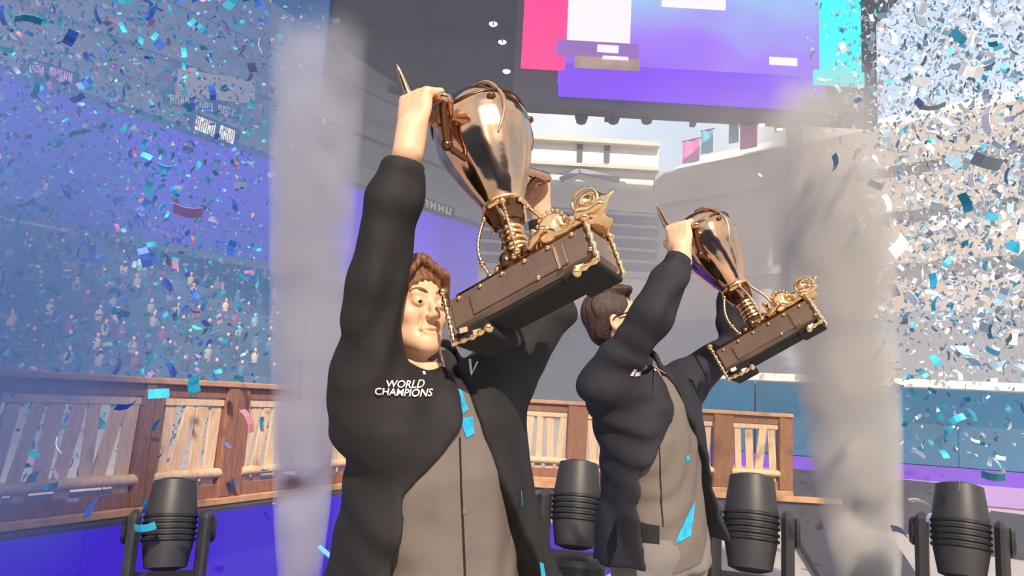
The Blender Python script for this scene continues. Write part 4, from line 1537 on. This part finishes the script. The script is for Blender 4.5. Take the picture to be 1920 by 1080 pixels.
        for i in range(len(P) - 1):
            p0, p1, p2_, p3 = P[max(0, i - 1)], P[i], P[i + 1], P[min(len(P) - 1, i + 2)]
            for j in range(8):
                q = j / 8
                path.append(.5 * ((2 * p1) + (p2_ - p0) * q + (2 * p0 - 5 * p1 + 4 * p2_ - p3) * q * q + (3 * p1 - p0 - 3 * p2_ + p3) * q ** 3))
        path.append(P[-1])
        n = len(path)
        h.tube(path, [.0135 if i < n * .74 else .016 * (1 - (i / (n - 1) - .74) / .26) ** .8 + .0015 for i in range(n)], 12)
        hd = h.build('handle', M['gold'], e, True)
        low = [rad * (rw(zl) - .005) + Vector((0, 0, zl)), rad * (rw(zl) + .05) + Vector((0, 0, zl + .02)), b * .6 + (rad * (rw(zu) + .03) + Vector((0, 0, zu - .03))) * .4, b]
        MB().tube(low, [.008, .0095, .01, .011], 10).build('handle_brace', M['gold_dark'], hd, True)
        MB().ball(low[1], .014, 12).build('handle_knob', M['gold_dark'], hd, True)
    return e


trophy1 = make_trophy('large bronze-gold egg-shaped trophy on a dark plinth, raised by the nearer player')
trophy2 = copy_tree(trophy1)
trophy2.matrix_world = TM2
tag(trophy2, 'smaller-looking bronze-gold trophy farther back, raised by the man with glasses')


# ================================================================ spectators in the left and far stands
def spectator_mesh(shirt, skin, variant):
    m_ = MB()
    m_.lathe([(.17, 0), (.2, .12), (.21, .3), (.23, .46), (.16, .54), (.07, .58), (.06, .64)], 10, flute=lambda a, z: 1 - .22 * abs(math.sin(a)))
    nb = len(m_.f)
    if variant % 2:                                              # one arm raised
        m_.tube([(.2, 0, .48), (.3, -.05, .6), (.28, -.08, .85)], [.06, .05, .04], 6)
    nb = len(m_.f)
    m_.ball((0, -.02, .74), (.09, .1, .12), 10)
    me = m_.mesh('spectator', True)
    me.materials.append(shirt)
    me.materials.append(skin)
    me.polygons.foreach_set('material_index', [0] * nb + [1] * (len(m_.f) - nb))
    return me


SHIRTS = [mat('shirt_%d' % i, c, .85, var=.1) for i, c in enumerate(((34, 36, 52), (60, 58, 78), (150, 150, 170), (70, 110, 150), (120, 60, 70), (52, 60, 70), (190, 180, 175), (70, 56, 120)))]
SPM = [spectator_mesh(sh, M['skin'], i) for i, sh in enumerate(SHIRTS)]
yaw_l = math.atan2(LN.y, LN.x) + math.pi / 2
cnt = 0
for k in range(1, 11):
    n = 27
    for j in range(n):
        if RNG.random() < .10 or cnt >= 250:
            continue
        t = 10 + 46 * (j + RNG.uniform(.2, .8)) / n
        p = LA + LT * t + LN * ((k + .55) * 1.05)
        o = bpy.data.objects.new('spectator', SPM[int(RNG.integers(0, 8))])
        COL.objects.link(o)
        o.location = (p.x, p.y, 9.6 - k * .78)
        o.rotation_euler = (0, 0, yaw_l + RNG.uniform(-.4, .4))
        tag(o, 'distant seated spectator in the crowd below the violet LED wall', 'person', 'crowd in the left stand')
        cnt += 1

# ================================================================ confetti
CONF = {}
for n, c, mt, r in (('cyan', (70, 200, 240), .3, .35), ('teal', (34, 134, 168), .3, .45), ('blue', (44, 92, 190), .3, .45), ('slate', (104, 116, 158), 0, .6),
                    ('mauve', (150, 124, 176), 0, .6), ('rose', (196, 130, 150), 0, .6), ('white', (240, 246, 250), .0, .5), ('pale', (160, 198, 226), .1, .5),
                    ('steel', (128, 146, 160), .3, .4)):
    CONF[n] = mat('confetti_' + n, c, r, mt, var=.06, scale=60)


def flake_geo(w, h, bend):
    """a slightly curled strip of foil"""
    vs, fs = [], []
    for z in (-.0006, .0006):
        for i in range(4):
            u = i / 3 - .5
            for j in (-.5, .5):
                vs.append((u * h, j * w, z + bend * (u * u * 4 - .3)))
    for i in range(3):
        a = i * 2
        fs.append((a + 8, a + 10, a + 11, a + 9))
        fs.append((a, a + 1, a + 3, a + 2))
        fs.append((a, a + 2, a + 10, a + 8))
        fs.append((a + 1, a + 9, a + 11, a + 3))
    fs += [(0, 8, 9, 1), (6, 7, 15, 14)]
    return np.array(vs), fs


FV, FF = flake_geo(.024, .05, .007)
FM = {}
for n in CONF:
    me = bpy.data.meshes.new('confetti_piece')
    me.from_pydata([tuple(v) for v in FV], [], FF)
    me.materials.append(CONF[n])
    FM[n] = me


def flake(p, col, s, label, group):
    o = bpy.data.objects.new('confetti_piece', FM[col])
    COL.objects.link(o)
    o.location = p
    o.rotation_euler = tuple(RNG.uniform(0, 6.28, 3))
    o.scale = (s, s, s)
    tag(o, label, 'confetti', group)


for px, py, s in ((265, 75, 1), (290, 68, .8), (318, 18, 1), (360, 42, 1.1), (380, 55, 1), (345, 100, 1.2), (310, 130, 1), (285, 190, 1.1), (327, 215, .9), (270, 268, 1.1),
                  (274, 292, 1.1), (308, 313, 1.2), (302, 330, 1), (328, 360, 1.4), (302, 390, 1.3), (314, 402, .7), (286, 458, 1.1), (235, 434, .7), (297, 738, 1.6), (268, 700, .9), (370, 615, .9), (345, 122, 1), (230, 52, 1.0), (262, 60, 1), (925, 43, .6), (942, 77, .6)):
    flake(pt(px, py, RNG.uniform(3.0, 4.2)), 'cyan', s, 'bright cyan foil confetti piece drifting through the air at left', 'bright cyan confetti at left')
for px, py, s in ((1750, 527, 1.7), (1715, 558, 1.1), (1752, 568, 1.5), (1755, 677, 1.2), (1765, 766, 1.2), (1795, 785, 1.2), (1775, 812, 1.3), (1770, 850, 1.1), (1746, 262, .8), (1735, 465, .8)):
    flake(pt(px, py, RNG.uniform(3.0, 3.8)), 'cyan', s, 'bright cyan foil confetti piece falling beside the right smoke jet', 'bright cyan confetti at right')


def cloud(n, box, cols, wts, keep):
    out = []
    while len(out) < n:
        p = np.array([RNG.uniform(a, b) for a, b in box])
        if keep(p):
            out.append((p, RNG.choice(cols, p=np.array(wts) / sum(wts)), RNG.uniform(.8, 2.9)))
    return out


left = cloud(6500, ((-14, -1.2), (3.4, 20), (.3, 13)), ['teal', 'blue', 'slate', 'mauve', 'rose', 'cyan', 'pale'], [34, 28, 20, 10, 2, 4, 2],
             lambda p: -.78 * p[1] < p[0] < (-.345 + RNG.normal(0, .045)) * p[1] - .1 and p[2] < 2.2 + .62 * p[1])
right = cloud(7500, ((1.5, 15), (3.4, 20), (.9, 13)), ['white', 'pale', 'steel', 'teal', 'slate', 'cyan'], [40, 26, 14, 10, 6, 4],
              lambda p: .78 * p[1] > p[0] > (.49 + RNG.normal(0, .05)) * p[1] + .1 and p[2] < 2.2 + .62 * p[1] and (p[2] - 1.45 > .12 * p[1] or RNG.random() < .4))
right = [(p, (('teal' if RNG.random() < .5 else c) if p[2] - 1.45 < .05 * p[1] else c), s) for p, c, s in right]
for name, part, n_ind, label, group in (('left', left, 130, 'small foil confetti flake in the dense drift over the left fence', 'confetti drift at left'),
                                        ('right', right, 130, 'small pale confetti flake in the dense drift at upper right', 'confetti drift at right')):
    part.sort(key=lambda q: -q[2] / q[0][1])
    for p, c, s in part[:n_ind]:
        flake(tuple(p), c, s, label, group)
    names = list(CONF)
    vs, fs, mi = [], [], []
    for p, c, s in part[n_ind:]:
        R = np.array(Matrix.Rotation(RNG.uniform(0, 6.28), 3, 'X') @ Matrix.Rotation(RNG.uniform(0, 6.28), 3, 'Y') @ Matrix.Rotation(RNG.uniform(0, 6.28), 3, 'Z'))
        k = len(vs)
        vs += [tuple(v) for v in (FV * s) @ R.T + p]
        fs += [tuple(i + k for i in f) for f in FF]
        mi += [names.index(c)] * len(FF)
    me = bpy.data.meshes.new('confetti_drift')
    me.from_pydata(vs, [], fs)
    for n in names:
        me.materials.append(CONF[n])
    me.polygons.foreach_set('material_index', mi)
    o = link('confetti_drift', me)
    tag(o, {'left': 'dense drift of tiny blue and mauve confetti filling the air at left', 'right': 'dense drift of tiny white and pale blue confetti filling the air at right'}[name], 'confetti', None, 'stuff')


# ================================================================ smoke jets and haze
def smoke_mat(name, r0, r1, ht, dens, col, power=1.0):
    m = bpy.data.materials.new(name)
    m.use_nodes = True
    nt = m.node_tree
    nt.nodes.clear()
    N = nt.nodes.new
    Lk = nt.links.new
    out = N('ShaderNodeOutputMaterial')
    vol = N('ShaderNodeVolumePrincipled')
    vol.inputs['Color'].default_value = (*col, 1)
    vol.inputs['Anisotropy'].default_value = -0.1
    tc = N('ShaderNodeTexCoord')
    sx = N('ShaderNodeSeparateXYZ')
    Lk(tc.outputs['Object'], sx.inputs[0])

    def math_(op, a, b=None, c=None, clamp=False):
        n = N('ShaderNodeMath')
        n.operation = op
        n.use_clamp = clamp
        for i, v in enumerate((a, b, c)):
            if v is None:
                continue
            if isinstance(v, (int, float)):
                n.inputs[i].default_value = v
            else:
                Lk(v, n.inputs[i])
        return n.outputs[0]
    x2 = math_('MULTIPLY', sx.outputs['X'], sx.outputs['X'])
    y2 = math_('MULTIPLY', sx.outputs['Y'], sx.outputs['Y'])
    r = math_('SQRT', math_('ADD', x2, y2))
    t = math_('DIVIDE', sx.outputs['Z'], ht, clamp=True)
    R = math_('MULTIPLY_ADD', math_('POWER', t, power), r1 - r0, r0)
    q = math_('SUBTRACT', 1.0, math_('DIVIDE', r, R), clamp=True)
    no = N('ShaderNodeTexNoise')
    no.inputs['Scale'].default_value = 2.2
    no.inputs['Detail'].default_value = 1
    Lk(tc.outputs['Object'], no.inputs['Vector'])
    nf = math_('MULTIPLY_ADD', no.outputs['Fac'], 3.2, -.95, clamp=True)
    fade = math_('MULTIPLY', math_('SUBTRACT', 1.0, t), 2.2, clamp=True)
    thin = math_('DIVIDE', r0, R)
    d = math_('MULTIPLY', math_('MULTIPLY', math_('MULTIPLY', math_('POWER', q, .7), nf), fade), math_('MULTIPLY', math_('POWER', thin, .8), dens))
    Lk(d, vol.inputs['Density'])
    Lk(vol.outputs['Volume'], out.inputs['Volume'])
    return m


def jet(p, r0, r1, ht, dens, col, lean, label):
    e = empty('smoke_jet', p, label, 'smoke')
    e.rotation_euler = (0, math.radians(lean), 0)
    prof = [(r0 + (r1 - r0) * (i / 8) ** .7, ht * i / 8) for i in range(9)]
    MB().lathe(prof, 20).build('plume', smoke_mat('smoke_' + label[:5], r0, r1, ht, dens, col, .7), e)
    MB().lathe([(.11, -.16), (.11, -.02), (.06, -.01)], 16).build('nozzle', M['stage_black2'], e)


p = pt(562, 1090, 4.9)
jet((p.x, p.y, .17), .13, .36, 3.9, 52.0, (.66, .66, .78), -3.5, 'left column of pale lilac smoke rising in front of the fence')
p = pt(1630, 1085, 5.6)
jet((p.x, p.y, .17), .20, .56, 4.1, 40.0, (.76, .74, .73), -5.5, 'right wide column of pale grey smoke rising from the stage')

def haze(name, col, dens, plan, z1, label):
    m = bpy.data.materials.new(name)
    m.use_nodes = True
    nt = m.node_tree
    nt.nodes.clear()
    out = nt.nodes.new('ShaderNodeOutputMaterial')
    v = nt.nodes.new('ShaderNodeVolumeScatter')
    v.inputs['Color'].default_value = (*col, 1)
    v.inputs['Density'].default_value = dens
    nt.links.new(v.outputs[0], out.inputs['Volume'])
    n = len(plan)
    vs = [(x, y, z) for z in (.02, z1) for x, y in plan]
    o = MB().add(vs, [tuple(reversed(range(n))), tuple(range(n, 2 * n))] + [(i, (i + 1) % n, n + (i + 1) % n, n + i) for i in range(n)]).build('haze', m)
    tag(o, label, 'haze', None, 'stuff')


haze('blue_light_tinted_haze', (.11, .25, .70), .024, [(-1.0, 3.6), (-14, 48), (-34, 26), (-9, 3.6)], 20, 'thin haze of stage smoke, blue light put into its colour, over the left side of the arena')  # blue cast of the stage lighting is put into the scatter colour
haze('grey_haze', (.66, .71, .86), .0095, [(-.99, 3.6), (9, 3.6), (38, 30), (14, 58), (-2, 58), (-13.9, 48)], 10, 'thin grey haze of stage smoke over the middle and right of the arena')


def smoke_cloud(c, r, dens, col, label):
    """a loose drifting cloud with soft edges"""
    m = smoke_mat('cloud_' + label[:6], 1, 1, 1, 1, col)
    nt = m.node_tree
    vol = [n for n in nt.nodes if n.type == 'PRINCIPLED_VOLUME'][0]
    for lk in list(nt.links):
        if lk.to_node == vol and lk.to_socket.name == 'Density':
            nt.links.remove(lk)
    vol.inputs['Anisotropy'].default_value = 0.0
    tc = nt.nodes.new('ShaderNodeTexCoord')
    ln = nt.nodes.new('ShaderNodeVectorMath')
    ln.operation = 'LENGTH'
    mp = nt.nodes.new('ShaderNodeMapping')
    mp.inputs['Scale'].default_value = tuple(1 / v for v in r)
    nt.links.new(tc.outputs['Object'], mp.inputs['Vector'])
    nt.links.new(mp.outputs[0], ln.inputs[0])
    no = nt.nodes.new('ShaderNodeTexNoise')
    no.inputs['Scale'].default_value = 1.6
    nt.links.new(tc.outputs['Object'], no.inputs['Vector'])
    a = nt.nodes.new('ShaderNodeMath')
    a.operation = 'SUBTRACT'
    a.use_clamp = True
    a.inputs[0].default_value = 1.0
    nt.links.new(ln.outputs['Value'], a.inputs[1])
    b = nt.nodes.new('ShaderNodeMath')
    b.operation = 'MULTIPLY'
    nt.links.new(a.outputs[0], b.inputs[0])
    nt.links.new(no.outputs['Fac'], b.inputs[1])
    d = nt.nodes.new('ShaderNodeMath')
    d.operation = 'MULTIPLY'
    d.inputs[1].default_value = dens
    nt.links.new(b.outputs[0], d.inputs[0])
    nt.links.new(d.outputs[0], vol.inputs['Density'])
    o = MB().ball((0, 0, 0), r, 20).build('smoke_cloud', m, None, False, c)
    tag(o, label, 'smoke')


smoke_cloud((-2.9, 4.0, 1.75), (1.2, .8, 1.7), 4.2, (.17, .31, .66), 'drifting blue smoke cloud in front of the fence at far left')  # smoke colour carries the blue light; only white sun falls on it
smoke_cloud((2.6, 7.4, 3.3), (2.2, 1.2, 2.0), .8, (.84, .80, .76), 'pale loose smoke cloud drifting behind the second trophy')
